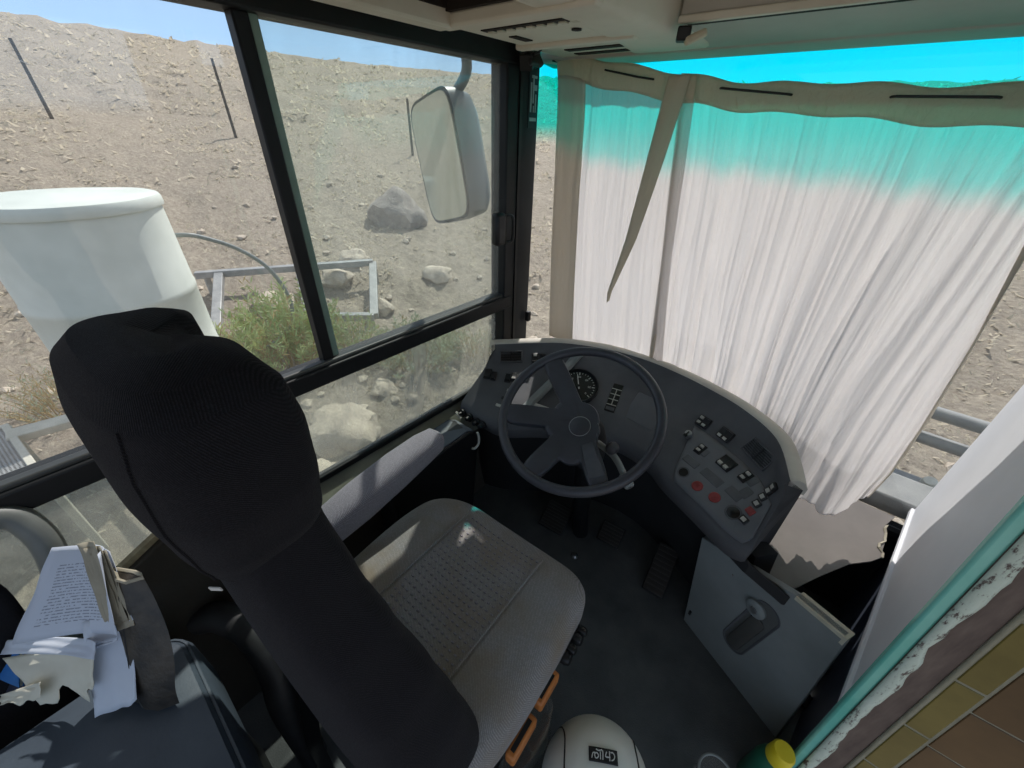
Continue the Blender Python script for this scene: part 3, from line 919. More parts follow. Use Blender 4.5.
# ================================================================== DASHBOARD
ST = [((-.985, 1.09, .79), (-.985, .885, .60)), ((-.88, 1.19, .795), (-.86, .88, .60)), ((-.78, 1.275, .80), (-.765, .895, .60)), ((-.66, 1.34, .80), (-.66, .985, .60)),
      ((-.55, 1.375, .80), (-.52, 1.08, .60)), ((-.42, 1.385, .80), (-.38, 1.12, .60)), ((-.30, 1.37, .80), (-.26, 1.10, .60)), ((-.20, 1.345, .80), (-.177, 1.047, .60)),
      ((-.07, 1.295, .80), (-.06, .99, .60)), ((.05, 1.205, .795), (.05, .937, .60)), ((.115, 1.05, .785), (.102, .932, .61))]
def cr(pts, i, f):
    p0, p1, p2, p3 = (V(pts[max(0, min(len(pts) - 1, i + d))]) for d in (-1, 0, 1, 2))
    return .5 * ((2 * p1) + (-p0 + p2) * f + (2 * p0 - 5 * p1 + 4 * p2 - p3) * f * f + (-p0 + 3 * p1 - 3 * p2 + p3) * f ** 3)
def st_at(u):
    i = min(int(u), len(ST) - 2); f = u - i
    return cr([q[0] for q in ST], i, f), cr([q[1] for q in ST], i, f)
def dash_pt(u, v):
    a, b = st_at(u)
    m = a * .72 + b * .28; m.z = a.z * .55 + b.z * .45
    return a.lerp(m, v / .4) if v < .4 else m.lerp(b, (v - .4) / .6)
def dash_frame(u, v, face=None):
    e = .12
    p = dash_pt(u, v)
    tu = (dash_pt(min(u + e, 10), v) - dash_pt(max(u - e, 0), v)).normalized()
    if v < .4: v0, v1 = .05, .35
    else: v0, v1 = .5, .95
    tv = (dash_pt(u, v1) - dash_pt(u, v0)).normalized()
    n = tv.cross(tu).normalized()
    if n.z < 0: n = -n
    tv2 = tu.cross(n)
    if tv2.dot(tv) < 0: tv2 = -tv2
    return frame(p, tu, tv2, tu.cross(tv2)) if tu.cross(tv2).dot(n) > 0 else frame(p, -tu, tv2, n)

da = thing('dashboard', 'dark grey wrap-around bus dashboard with switches and a speedometer', 'dashboard', (-.4, 1.2, .5))
NU = 60
rings = []
for k in range(NU + 1):
    u = 10 * k / NU
    a, b = st_at(u)
    m = dash_pt(u, .4)
    out = V((a.x - b.x, a.y - b.y, 0))
    ctr = V((-.43, .80, 0)); o2 = V((a.x - ctr.x, a.y - ctr.y, 0)).normalized()
    inn = -out.normalized() if out.length > 1e-3 else V((0, -1, 0))
    q = lambda f, g: a.lerp(m, f) if g == 0 else m.lerp(b, f)
    rings.append([a - o2 * .004 + V((0, 0, .004)), a - o2 * .012 + V((0, 0, -.012)), a.lerp(m, .5), a.lerp(m, .92), m.lerp(b, .08), m.lerp(b, .5), m.lerp(b, .93), b + V((0, 0, -.008)),
                  b + inn * .004 + V((0, 0, -.03)), b - inn * .010 + V((0, 0, -.072)), b - inn * .038 + V((0, 0, -.09)), a - o2 * .05 + V((0, 0, -.30)), a + o2 * .035 + V((0, 0, -.28)), a + o2 * .035 + V((0, 0, -.02))])
bm = NB(); loft(bm, rings); obj('dash_body', bm, 'dash', da, ang=50)
# rolled rim along the back; its pale colour stands in for sunlight
bm = NB(); rings = []
for k in range(NU + 1):
    u = 10 * k / NU
    a, b = st_at(u); o2 = V((a.x + .43, a.y - .80, 0)).normalized()
    w2 = .042 if u < 9 else .042 - .01 * (u - 9)
    rings.append([a - o2 * .006 + V((0, 0, .0)), a + V((0, 0, .009)), a + o2 * w2 * .5 + V((0, 0, .011)), a + o2 * w2 + V((0, 0, .004)), a + o2 * (w2 + .012) + V((0, 0, -.014)), a + o2 * (w2 + .010) + V((0, 0, -.035)), a + o2 * .0 + V((0, 0, -.035))])
loft(bm, rings); obj('dash_rim', bm, 'dash_rim', da, ang=60, label='rolled rim with sunlight put into its pale colour')

def dbox(name, u, v, w, h, d, m, par=None, off=0, bev=.0025, dx=0, dy=0, label=None):
    F = dash_frame(u, v)
    bm = NB(); box(bm, (dx - w / 2, dy - h / 2, off - .004), (dx + w / 2, dy + h / 2, off + d), mtx=F)
    return obj(name, bm, m, par or da, bevel=bev, label=label)
def rocker(u, v, w=.026, h=.04, lamps=(), dx=0, dy=0):
    s = dbox('switch', u, v, w, h, .008, 'switch', dx=dx, dy=dy)
    F = dash_frame(u, v)
    bm = NB(); prism(bm, [F @ V((dx - w * .38, dy - h * .42, .006)), F @ V((dx - w * .38, dy + h * .42, .006)), F @ V((dx - w * .38, dy + h * .38, .016)), F @ V((dx - w * .38, dy + 0, .009)), F @ V((dx - w * .38, dy - h * .38, .012))], (F.to_3x3() @ V((w * .76, 0, 0))))
    obj('rocker', bm, 'black', s)
    for yy in lamps:
        dbox('switch_symbol', u, v, w * .5, h * .24, .0165, 'switchw', s, dx=dx, dy=dy + yy * h, bev=.0015)
    return s
def vent(u, v, w, h, n):
    F = dash_frame(u, v)
    bm = NB()
    for lo, hi in (((-w / 2, -h / 2), (w / 2, -h / 2 + .005)), ((-w / 2, h / 2 - .005), (w / 2, h / 2)), ((-w / 2, -h / 2), (-w / 2 + .005, h / 2)), ((w / 2 - .005, -h / 2), (w / 2, h / 2))):
        box(bm, (lo[0], lo[1], -.004), (hi[0], hi[1], .008), mtx=F)
    s = obj('air_vent', bm, 'dash', da, bevel=.0015)
    bm = NB(); box(bm, (-w / 2 + .004, -h / 2 + .004, -.003), (w / 2 - .004, h / 2 - .004, .001), mtx=F); obj('vent_hollow', bm, 'dial', s)
    bm = NB()
    for k in range(n):
        y = -h / 2 + h * (k + .5) / n
        box(bm, (-w / 2 + .004, y - .0016, 0), (w / 2 - .004, y + .0016, .006), mtx=F)
    box(bm, (-.002, -h / 2, 0), (.002, h / 2, .0065), mtx=F)
    obj('vent_slats', bm, 'black', s)
# right block
bm = NB()
def plate(s, t):
    e = .5 - abs(t - .5)
    u0, u1 = 7.12 + .25 * max(0, .12 - (1 - t)) * 4, 9.72 - .5 * max(0, .15 - (1 - t)) * 4
    return dash_pt(u0 + (u1 - u0) * s, .445 + .53 * t) + V((-.001, -.0015, .0028))
grid(bm, plate, 30, 10); obj('switch_plate', bm, 'plate', da, solid=.002, ang=180)
rocker(7.22, .36, lamps=(-.25, .2), dx=-.0); rocker(7.40, .36, lamps=(.25,), dx=.005)
rocker(7.82, .34, lamps=(.3,)); rocker(8.0, .34, lamps=(.3,), dx=.004)
vent(8.75, .26, .10, .055, 8)
rocker(7.5, .60, lamps=(-.22, .22))
rocker(8.12, .55, .028, .046, lamps=(.3,)); rocker(8.30, .55, .028, .046, lamps=(.3,), dx=.004)
rocker(8.70, .52, .028, .042, lamps=(-.24, .24))
for (u, v, ww, hh) in ((7.42, .74, .055, .028), (7.62, .60, .026, .03), (8.02, .73, .072, .032), (8.62, .70, .05, .03), (8.86, .62, .03, .036), (8.90, .50, .028, .036)):
    dbox('blanking_plate', u, v, ww, hh, .0058, 'blank')
def disc(name, u, v, r, d, m, par=None, off=0, n=24, dx=0, dy=0, inner=None, label=None):
    F = dash_frame(u, v)
    o = F @ V((dx, dy, off)); az = F.to_3x3() @ V((0, 0, 1))
    prof = [(0, -.004), (r, -.004), (r, d * .7), (r * .9, d), (0, d)] if not inner else [(inner, -.004), (r, -.004), (r, d), (inner, d), (inner, -.004)]
    bm = NB(); lathe(bm, prof, o, az, n)
    return obj(name, bm, m, par or da, label=label)
s = disc('socket', 7.36, .86, .019, .006, 'dash', inner=.0155); disc('socket_hollow', 7.36, .86, .016, .0048, 'dial', s)
s = disc('socket', 8.78, .82, .023, .006, 'dash', inner=.019); disc('socket_hollow', 8.78, .82, .0195, .0048, 'dial', s)
for u, v in ((7.8, .87), (8.27, .84)):
    s = disc('warning_button', u, v, .017, .008, 'red'); 
    F = dash_frame(u, v); bm = NB(); box(bm, (-.002, -.008, .007), (.002, .008, .0092), mtx=F); box(bm, (-.008, -.002, .007), (.008, .002, .0092), mtx=F); obj('button_cross', bm, 'red', s)
s = disc('ignition_barrel', 7.08, .56, .012, .022, 'silver')
F = dash_frame(7.08, .56); bm = NB(); box(bm, (-.0015, -.004, .022), (.0015, .012, .026), mtx=F); box(bm, (-.006, .008, .021), (.006, .018, .0235), mtx=F); obj('key_slot', bm, 'black', s)
for k in range(6):
    f = k / 5
    u = 9.55 + (9.12 - 9.55) * f; v = .30 + (.80 - .30) * f
    v += .0
    s = dbox('push_button', u, v, .024, .021, .009, 'red' if k == 4 else 'switch', bev=.002, label='red push button' if k == 4 else None)
    dbox('button_face', u, v, .014, .012, .0105, 'red' if k == 4 else 'switchw', s, bev=.001)
# left block
vent(.68, .20, .095, .05, 7)
rocker(1.45, .22, .03, .042, lamps=(-.25,)); rocker(1.72, .22, .026, .036)
rocker(.30, .50, .03, .045); rocker(.52, .52, .022, .04); rocker(.95, .52, .026, .04); rocker(1.12, .5, .026, .04, lamps=(.25,)); rocker(1.5, .44, .026, .036)
for k in range(3):
    dbox('pilot_lamp', 1.32, .66 + .09 * k, .022, .012, .004, 'switchw' if k != 1 else 'switch', bev=.001)
bm = NB()   # raised lip between left block and binnacle
pts = [dash_pt(2.3, .98) + V((0, 0, .012)), dash_pt(2.45, .7) + V((0, 0, .016)), dash_pt(2.6, .4) + V((0, 0, .016)), dash_pt(2.75, .12) + V((0, 0, .006))]
tube(bm, smoothpath(pts, 6), .018, 8); obj('divider_lip', bm, 'panelgrey', da)
# front lip knobs, left block
for k, u in enumerate((.22, .55, .85, 1.1)):
    p = dash_pt(u, 1.0) + V((0, -.012, -.035))
    bm = NB(); lathe(bm, [(0, -.01), (.017, -.01), (.017, .002), (.009, .004), (.008, .018), (0, .02)], p, (0, -1, .1), 16)
    s = obj('light_knob' if k == 0 else 'lip_switch', bm, 'switch', da)
    if k == 0:
        bm = NB(); box(bm, (p.x - .018, p.y - .026, p.z - .003), (p.x + .018, p.y - .014, p.z + .003), mtx=Matrix.Translation(p) @ Matrix.Rotation(.6, 4, 'Y') @ Matrix.Translation(-p)); obj('knob_lever', bm, 'switchw', s, bevel=.002)
# speedometer
us, vsp = 3.28, .54
F = dash_frame(us, vsp)
F = F @ Matrix.Scale(1.22, 4); cpos = F @ V((0, -.0, .004)); azn = (F.to_3x3() @ V((0, 0, 1))).normalized()
bm = NB(); lathe(bm, [(.0708, -.01), (.078, -.01), (.078, .012), (.0735, .016), (.069, .010), (.069, 0), (.0708, -.01)], cpos, azn, 40)
sp = obj('speedometer', bm, 'black', da)
bm = NB(); lathe(bm, [(0, -.004), (.0698, -.004), (.0698, .001), (0, .001)], cpos, azn, 40); obj('dial_face', bm, 'dial', sp)
bm = NB()
FD = F @ Matrix.Translation((0, 0, .0065))
for k in range(25):
    a = math.radians(225 - 270 * k / 24)
    r1, r2 = (.043, .053) if k % 4 == 0 else (.048, .053)
    m = FD @ Matrix.Rotation(-a, 4, 'Z')
    box(bm, (r1, -.0008 if k % 4 else -.0013, 0), (r2, .0008 if k % 4 else .0013, .0006), mtx=m)
obj('dial_ticks', bm, 'white_mark', sp)
for k, tx_ in enumerate(('0', '20', '40', '60', '80', '100', '120')):
    a = math.radians(225 - 270 * k / 6)
    cu = bpy.data.curves.new('dial_number', 'FONT'); cu.body = tx_; cu.size = .0105; cu.align_x = 'CENTER'; cu.align_y = 'CENTER'
    cu.extrude = .0001
    to = bpy.data.objects.new('dial_number', cu); C.objects.link(to)
    me = bpy.data.meshes.new_from_object(to.evaluated_get(bpy.context.evaluated_depsgraph_get()))
    bpy.data.objects.remove(to)
    bm = NB(); bm.from_mesh(me)
    bm.transform(F @ Matrix.Translation((.035 * math.cos(a), -.035 * math.sin(a), .0072)) @ Matrix.Diagonal((1, -1, 1, 1)))
    obj('dial_number', bm, 'white_mark', sp, smooth=False)
bm = NB()
m = FD @ Matrix.Rotation(math.radians(100), 4, 'Z')
prism(bm, [m @ V((-.044, -.0009, .003)), m @ V((-.044, .0009, .003)), m @ V((.012, .002, .003)), m @ V((.012, -.002, .003))], azn * .001)
obj('needle', bm, 'white_mark', sp)
bm = NB(); lathe(bm, [(0, 0), (.006, 0), (.006, .005), (0, .006)], FD @ V((0, 0, 0)), azn, 16); obj('needle_boss', bm, 'black', sp)
# ladder of warning lamps
F = dash_frame(4.36, .58)
bm = NB(); box(bm, (-.020, -.062, -.004), (.020, .066, .003), mtx=F); lp = obj('warning_lamps', bm, 'dial', da, bevel=.002)
bm = NB()
for k in range(4):
    y = -.036 + k * .024
    box(bm, (-.019, y - .0014, .003), (.019, y + .0014, .0045), mtx=F)
box(bm, (-.0016, -.036, .003), (.0016, .036, .0045), mtx=F)
obj('lamp_grid', bm, 'switchw', lp)
bm = NB(); box(bm, (-.016, .046, .003), (.016, .060, .0045), mtx=F); obj('lamp_bottom', bm, 'blank', lp)
F = dash_frame(5.32, .60)
bm = NB(); box(bm, (-.064, -.062, -.006), (.064, .062, .003), mtx=F); o = obj('display_panel', bm, 'screen', da, bevel=.004)
bm = NB(); box(bm, (-.072, -.070, -.006), (.072, .070, .001), mtx=F); obj('display_surround', bm, 'dash', o, bevel=.003)
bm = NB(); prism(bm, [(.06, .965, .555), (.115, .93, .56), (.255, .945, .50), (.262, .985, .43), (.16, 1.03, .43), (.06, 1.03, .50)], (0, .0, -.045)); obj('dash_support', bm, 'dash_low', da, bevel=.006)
# knee panels below the dash
bm = NB()
rings = []
for k in range(17):
    u = 1 + 8.0 * k / 16
    a, b = st_at(u); o2 = V((a.x + .43, a.y - .80, 0)).normalized()
    p = b + o2 * .10; q = b + o2 * .20
    rings.append([(p.x, p.y, .52), (q.x, q.y, .02), (q.x + o2.x * .03, q.y + o2.y * .03, .02), (p.x + o2.x * .06, p.y + o2.y * .06, .54)])
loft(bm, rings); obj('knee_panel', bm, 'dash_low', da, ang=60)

# ================================================================== STEERING WHEEL
WC = V((-.425, .838, .854)); wn_ = V((.0362, -.4785, .8773)).normalized()
wu = V((.9972, .0754, 0)); wu = (wu - wn_ * wu.dot(wn_)).normalized(); wv = wn_.cross(wu)
WF = frame(WC, wu, wv, wn_)
sw = thing('steering_wheel', 'large dark four-spoke steering wheel in front of the seat', 'steering wheel', WC - wn_ * .05)
RR = .230
bm = NB()
tube(bm, [WF @ V((RR * math.cos(a), RR * math.sin(a), 0)) for a in [2 * PI * k / 96 for k in range(96)]], .0145, 14, closed=True)
obj('rim', bm, 'wheel', sw)
SPK = [140, 203, 260, 312]
def spoke_r(th):
    r = .058
    hub = [(203, .100), (228, .108), (255, .110), (172, .085), (286, .148), (312, .10), (140, .080), (340, .075), (60, .055)]
    for a, hr in hub:
        d = abs((th - a + 180) % 360 - 180)
        if d < 40: r = max(r, hr * (1 - (d / (60 if hr < .13 else 52)) ** 2))
    for i, a in enumerate(SPK):
        d = math.radians(abs((th - a + 180) % 360 - 180))
        if d < PI / 2 * .95:
            w0 = .027 if i != 3 else .023
            rr = min(.224, w0 / max(math.sin(d), 1e-3) ** 1.12)
            r = max(r, rr)
    return r
NA = 360
raw = [spoke_r(k) for k in range(NA)]
sm = [sum(raw[(k + j) % NA] * wgt for j, wgt in zip(range(-3, 4), (1, 2, 3, 4, 3, 2, 1))) / 16 for k in range(NA)]
sm = [min(a, .224) for a in sm]
def hz(r): return -.034 + .034 * (min(r, .224) / .224) ** 2
bm = NB()
fr = (0.0, .2, .4, .6, .8, .93, 1.0)
top = []; bot = []
for f in fr[1:]:
    top.append([bm.verts.new(WF @ V((sm[k] * f * math.cos(math.radians(k)), sm[k] * f * math.sin(math.radians(k)), hz(sm[k] * f) + (.010 if f < .95 else .003) - .0))) for k in range(NA)])
bt = [bm.verts.new(WF @ V((sm[k] * 1.0 * math.cos(math.radians(k)), sm[k] * math.sin(math.radians(k)), hz(sm[k]) - .010))) for k in range(NA)]
b2 = [bm.verts.new(WF @ V((sm[k] * .55 * math.cos(math.radians(k)), sm[k] * .55 * math.sin(math.radians(k)), hz(sm[k] * .5) - .026))) for k in range(NA)]
tc = bm.verts.new(WF @ V((0, 0, hz(0) + .012))); bc = bm.verts.new(WF @ V((0, 0, hz(0) - .03)))
for k in range(NA):
    j = (k + 1) % NA
    bm.faces.new((tc, top[0][k], top[0][j]))
    for a, b in zip(top[:-1], top[1:]): bm.faces.new((a[k], b[k], b[j], a[j]))
    bm.faces.new((top[-1][k], bt[k], bt[j], top[-1][j])); bm.faces.new((bt[k], b2[k], b2[j], bt[j])); bm.faces.new((b2[k], bc, b2[j]))
obj('spokes', bm, 'wheel', sw, ang=60)
bm = NB(); HB = WF @ V((.015, -.024, hz(.02) + .009))
lathe(bm, [(0, 0), (.034, 0), (.034, .004), (.031, .006), (0, .005)], HB, wn_, 40); hb_ = obj('hub_badge', bm, 'wheel', sw)
bm = NB(); tube(bm, [HB + (wu * math.cos(a) + wv * math.sin(a)) * .031 + wn_ * .0055 for a in [2 * PI * k / 40 for k in range(40)]], .0013, 6, closed=True); obj('badge_ring', bm, 'silver', hb_)
bm = NB(); m = WF @ Matrix.Rotation(math.radians(312), 4, 'Z'); prism(bm, [m @ V((.088, -.017, hz(.088) + .0105)), m @ V((.196, -.022, hz(.196) + .0085)), m @ V((.196, .022, hz(.196) + .0085)), m @ V((.088, .017, hz(.088) + .0105))], wn_ * .003); obj('spoke_cover', bm, 'wheel_worn', sw, bevel=.002, label='worn lighter spoke cover')
# column
sc_ = thing('steering_column', 'dark steering column with stalks below the wheel', 'steering column', (-.43, 1.05, .0))
ca = WC - wn_ * .07; cb_ = V((-.46, 1.10, .02))
bm = NB()
def colring(p, r, ax_):
    u = V((1, 0, 0)); v = ax_.cross(u).normalized(); u = v.cross(ax_)
    return [p + u * r * sgnpow(math.cos(a), .7) + v * r * 1.1 * sgnpow(math.sin(a), .7) for a in [2 * PI * k / 20 for k in range(20)]]
loft(bm, [colring(ca, .045, wn_), colring(ca - wn_ * .05, .06, wn_), colring(ca - wn_ * .16, .062, wn_), colring(ca - wn_ * .25, .05, wn_)]); obj('column_shroud', bm, 'dash_low', sc_)
bm = NB(); tube(bm, [ca - wn_ * .2, cb_.lerp(ca, .3), cb_], .035, 14); obj('column_tube', bm, 'black', sc_)
bm = NB(); cq = ca - wn_ * .05
tube(bm, smoothpath([cq + wu * .05 - wv * .01, cq + wu * .12 - wv * .03, cq + wu * .17 - wv * .07], 6), .010, 10); s = obj('retarder_stalk', bm, 'panelgrey', sc_)
bm = NB(); lathe(bm, [(0, -.014), (.012, -.014), (.021, -.004), (.021, .008), (.014, .018), (0, .02)], cq + wu * .105 - wv * .012 + wn_ * .01, wu - wv * .4, 18); obj('stalk_collar', bm, 'wheel_worn', s)
bm = NB(); lathe(bm, [(0, -.02), (.012, -.02), (.015, -.012), (.015, .018), (.012, .022), (0, .022)], cq + wu * .182 - wv * .082, (wu - wv * .75), 18); o = obj('stalk_end', bm, 'panelgrey', s)
bm = NB(); lathe(bm, [(0, 0), (.007, 0), (.007, .002), (0, .002)], cq + wu * .182 - wv * .082 + (wu - wv * .75).normalized() * .022, (wu - wv * .75), 14); obj('end_button', bm, 'silver', s)
bm = NB(); tube(bm, smoothpath([cq - wu * .05 + wv * .01, cq - wu * .12 + wv * .02, cq - wu * .19 + wv * .015], 5), lambda t: .009 + .004 * t, 10); obj('indicator_stalk', bm, 'switchw', sc_)

# pedals
def pedal(lb, c, w, h, tilt, ribs):
    t = thing('pedal', lb, 'pedal', (c[0], c[1], 0))
    m = Matrix.Translation(c) @ Matrix.Rotation(.1, 4, 'Z') @ Matrix.Rotation(tilt, 4, 'X')
    bm = NB(); box(bm, (-w / 2, -h / 2, 0), (w / 2, h / 2, .016), mtx=m); obj('pedal_plate', bm, 'black', t, bevel=.004)
    bm = NB()
    for k in range(ribs):
        y = -h / 2 + h * (k + .5) / ribs
        box(bm, (-w / 2 + .006, y - .003, .015), (w / 2 - .006, y + .003, .021), mtx=m)
    obj('pedal_ribs', bm, 'hose_black', t)
    bm = NB(); tube(bm, [m @ V((0, h * .2, 0)), (c[0], c[1] + .09, .005)], .012, 8); obj('pedal_arm', bm, 'black', t)
pedal('ribbed black pedal plate on the floor left of the steering column', (-.57, 1.06, .06), .12, .13, .5, 9)
pedal('dark brake pedal right of the steering column', (-.33, 1.13, .08), .10, .09, .6, 6)
pedal('long dark accelerator pedal by the grey access panel', (-.10, 1.13, .06), .085, .20, .55, 10)
bm = NB(); lathe(bm, [(0, 0), (.014, 0), (.014, .006), (.008, .012), (0, .013)], (-.415, .985, 0), n=16)
tag(obj('floor_stud', bm, 'silver'), 'small round metal stud on the floor near the pedals', 'stud')

# ================================================================== ACCESS PANEL etc.
A0, A1, A2 = V((.042, 1.031, .004)), V((.385, .868, .004)), V((.344, .88, .545))
A3 = V((.235, .935, .53)); A4 = V((-.016, 1.062, .42))
t = (A1 - A0).normalized(); n = V((t.y, -t.x, 0)).normalized()   # towards the driver
A2, A3, A4 = (q - n * (q - A0).dot(n) for q in (A2, A3, A4))   # one flat sheet
ap = thing('access_panel', 'grey metal access panel with a recessed lock below the dash end', 'access panel', (.2, .95, 0))
bm = NB(); prism(bm, [A0, A1, A2, A3, A4], -n * .022); o = obj('panel_sheet', bm, 'panelgrey', ap, bevel=.003)
bm = NB(); prism(bm, [A2 + n * .002, A3 + n * .002, A3 + n * .002 - V((0, 0, .012)), A2 + n * .002 - V((0, 0, .012))], -n * .032)
prism(bm, [A2 + n * .001 , A2 + n * .001 - V((0, 0, .03)), A2 + n * .001 - V((0, 0, .03)) - t * .008, A2 + n * .001 - t * .008], -n * .03); obj('top_flange', bm, 'paleedge', ap, label='pale folded top edge')
up_ = V((0, 0, 1))
def apt(s, z): return A0 + t * s + V((0, 0, z))
# recessed capsule-shaped pull
def capsule(cx, cz, hw, hh, off, rot=-.12, n_=36):
    out = []
    for k in range(n_):
        a = 2 * PI * k / n_
        x = hw * math.cos(a); z = hw * math.sin(a) + (hh - hw if math.sin(a) > 0 else -(hh - hw))
        x, z = x * math.cos(rot) - z * math.sin(rot), x * math.sin(rot) + z * math.cos(rot)
        out.append(apt(cx + x, cz + z) + n * off)
    return out
bm = NB()
loft(bm, [capsule(.175, .275, .040, .150, .0008), capsule(.175, .275, .039, .149, .0028), capsule(.175, .275, .036, .146, .0028), capsule(.175, .275, .033, .143, .001)], cap=False)
rc = obj('pull_recess', bm, 'dash', ap, label='dark rim of a capsule-shaped pull recess')
bm = NB(); prism(bm, capsule(.175, .275, .034, .144, .0012), -n * .001); obj('recess_floor', bm, 'lock_grey', rc)
bm = NB(); loft(bm, [capsule(.172, .243, .022, .105, .001), capsule(.172, .243, .021, .104, .006), capsule(.172, .243, .016, .098, .008)]); obj('recess_pull', bm, 'lock_dark', rc)
bm = NB(); lathe(bm, [(0, 0), (.030, 0), (.030, .008), (.024, .013), (0, .014)], apt(.162, .372) + n * .002, n, 24); lk = obj('lock', bm, 'panelgrey', ap)
bm = NB(); lathe(bm, [(0, .013), (.011, .013), (.011, .017), (0, .018)], apt(.162, .372) + n * .002, n, 16); obj('lock_barrel', bm, 'silver', lk)
bm = NB(); box(bm, (-.004, -.004, 0), (.004, .004, .02), mtx=frame(apt(.01, .06) + n * .001, t, n, up_)); obj('screw_head', bm, 'black', ap)

# dusty front shelf between dash end and windscreen
shp = [(.10, 1.0), (.20, 1.03), (.251, 1.056), (.30, 1.135), (.36, 1.224), (.405, 1.262), (.422, 1.283), (.425, 1.34), (.418, 1.40), (.428, 1.425), (.435, 1.44), (.30, 1.445), (.05, 1.45), (.02, 1.30)]
bm = NB()
prism(bm, [(x, y, .42 + (y - 1.06) * .31 + .006 * math.sin(x * 30)) for x, y in shp], (0, 0, -.006))
fs = tag(obj('front_shelf', bm, 'greensheet'), 'dusty grey-brown plastic sheet between the dash end and the windscreen', 'plastic sheet')
# jagged torn end
bm = NB()
rs = random.Random(2)
pp = [(.422 + rs.uniform(-.006, .008), 1.285 + .014 * k) for k in range(9)]
for (x, y), (x2, y2) in zip(pp[:-1], pp[1:]):
    z1, z2 = .42 + (y - 1.06) * .31, .42 + (y2 - 1.06) * .31
    prism(bm, [(x - .006, y, z1 + .003), (x - .001, y, z1 + .005), (x2 - .002, y2, z2 + .003 + rs.uniform(0, .006)), (x2 - .007, y2, z2 + .003)], (0, 0, -.005))
obj('torn_edge', bm, 'card', fs)
# ledge at the foot of the windscreen
bm = NB(); prism(bm, [(.22, 1.50, .565), (.22, 1.60, .60), (.22, 1.60, .53), (.22, 1.50, .50)], (.60, 0, 0))
obj('trim_2', bm, 'steel_grey', kind='structure', bevel=.006)
# black hose ring behind the panel
bm = NB(); tube(bm, [V((.50, 1.06, .10)) + V((math.cos(a) * .07, math.sin(a) * .05, .05 * math.sin(a))) for a in [2 * PI * k / 40 for k in range(40)]], .022, 12, closed=True)
o = obj('hose_coil', bm, 'hose_black'); tag(o, 'black rubber hose ring behind the grey access panel', 'hose')
o.location = (-.03, -.0, -.02)

# bars outside the front
fb = thing('front_bar', 'grey tubular bars mounted ahead of the windscreen', 'bull bar', (.5, 1.85, .3))
for z, y in ((.72, 1.90), (.62, 1.88)):
    bm = NB(); tube(bm, [(.12, y, z + .003), (1.3, y, z - .01)], .024, 14); obj('tube', bm, 'steel_grey', fb)
bm = NB(); box(bm, (.20, 1.62, .44), (1.2, 1.80, .505)); o = obj('bumper', bm, 'steel_grey', fb, bevel=.012)
bm = NB(); box(bm, (.36, 1.70, .503), (1.0, 1.725, .508)); obj('bumper_slot', bm, 'black', o)
for x in (.14, 1.1):
    bm = NB(); box(bm, (x, 1.70, .40), (x + .03, 1.92, .74)); obj('bracket', bm, 'steel_grey', fb, bevel=.004)
bm = NB(); lathe(bm, [(0, 0), (.022, 0), (.026, .012), (.018, .03), (0, .034)], (.545, 1.76, .505), (-.3, -.4, 1), 18); obj('marker_lamp', bm, 'bin_white', fb)

# ================================================================== DOOR MIRROR
dm = thing('door_mirror', 'large grey-backed door mirror hanging from an arm outside the side window', 'mirror', (-1.40, 1.28, 1.66))
mc = V((-1.412, 1.238, 1.432))
mF = Matrix.Translation(mc) @ Matrix.Rotation(math.radians(-5), 4, 'Z') @ Matrix.Rotation(math.radians(-15), 4, 'Y') 
def mring(y, w_, h_, e=.35, dx=0):
    return [mF @ V((dx + w_ * sgnpow(math.cos(a), e), y, h_ * sgnpow(math.sin(a), e))) for a in [2 * PI * k / 48 for k in range(48)]]
bm = NB(); loft(bm, [mring(.0, .142, .226), mring(-.012, .148, .232), mring(.03, .151, .234), mring(.10, .140, .222), mring(.145, .105, .19), mring(.15, .09, .17)]); obj('housing', bm, 'mirror_house', dm)
bm = NB(); loft(bm, [mring(-.013, .136, .220), mring(-.017, .136, .220)]); obj('mirror_glass', bm, 'mirror', dm, smooth=False)
bm = NB(); tube(bm, smoothpath([mF @ V((.02, .07, .20)), (-1.31, 1.29, 1.72), (-1.29, 1.26, 1.82), (-1.25, 1.24, 1.95), (-1.12, 1.22, 2.02), (-1.02, 1.22, 2.02)], 6), .019, 12); obj('arm', bm, 'mirror_house', dm)
bm = NB(); box(bm, (-.03, .02, .19), (.06, .12, .245), mtx=mF); obj('arm_clamp', bm, 'mirror_house', dm, bevel=.012)

# ================================================================== SEAT
se = thing('driver_seat', 'dark woven bus driver seat with tall headrest and worn grey cushion', 'driver seat', (-.43, .25, 0))
SF = Matrix.Translation((-.425, .0, 0)) @ Matrix.Rotation(math.radians(3), 4, 'Z')
def interp(tab, z):
    if z <= tab[0][0]: return tab[0][1:]
    for a, b in zip(tab[:-1], tab[1:]):
        if z <= b[0]:
            f = (z - a[0]) / (b[0] - a[0]); f = f * f * (3 - 2 * f) * .5 + f * .5
            return [p + (q - p) * f for p, q in zip(a[1:], b[1:])]
    return tab[-1][1:]
def back_ring(z, hw, yb, yf, conc=.02, e=.55, n_=56):
    out = []
    for k in range(n_):
        a = 2 * PI * k / n_
        x = hw * sgnpow(math.cos(a), e); s = sgnpow(math.sin(a), e)
        y = (yb + yf) / 2 + (yf - yb) / 2 * s
        if s > 0: y -= conc * s * max(0, 1 - (x / hw) ** 2)
        out.append(SF @ V((x, y, z)))
    return out
BT = [(.42, .235, .03, .205, .0), (.50, .25, .015, .21, .01), (.60, .252, .0, .205, .025), (.72, .238, -.01, .185, .03), (.85, .205, -.012, .16, .025), (.98, .165, -.012, .132, .02), (1.08, .135, -.012, .113, .015), (1.20, .112, -.012, .098, .01)]
bm = NB()
zs = [.42 + .79 * k / 30 for k in range(31)]
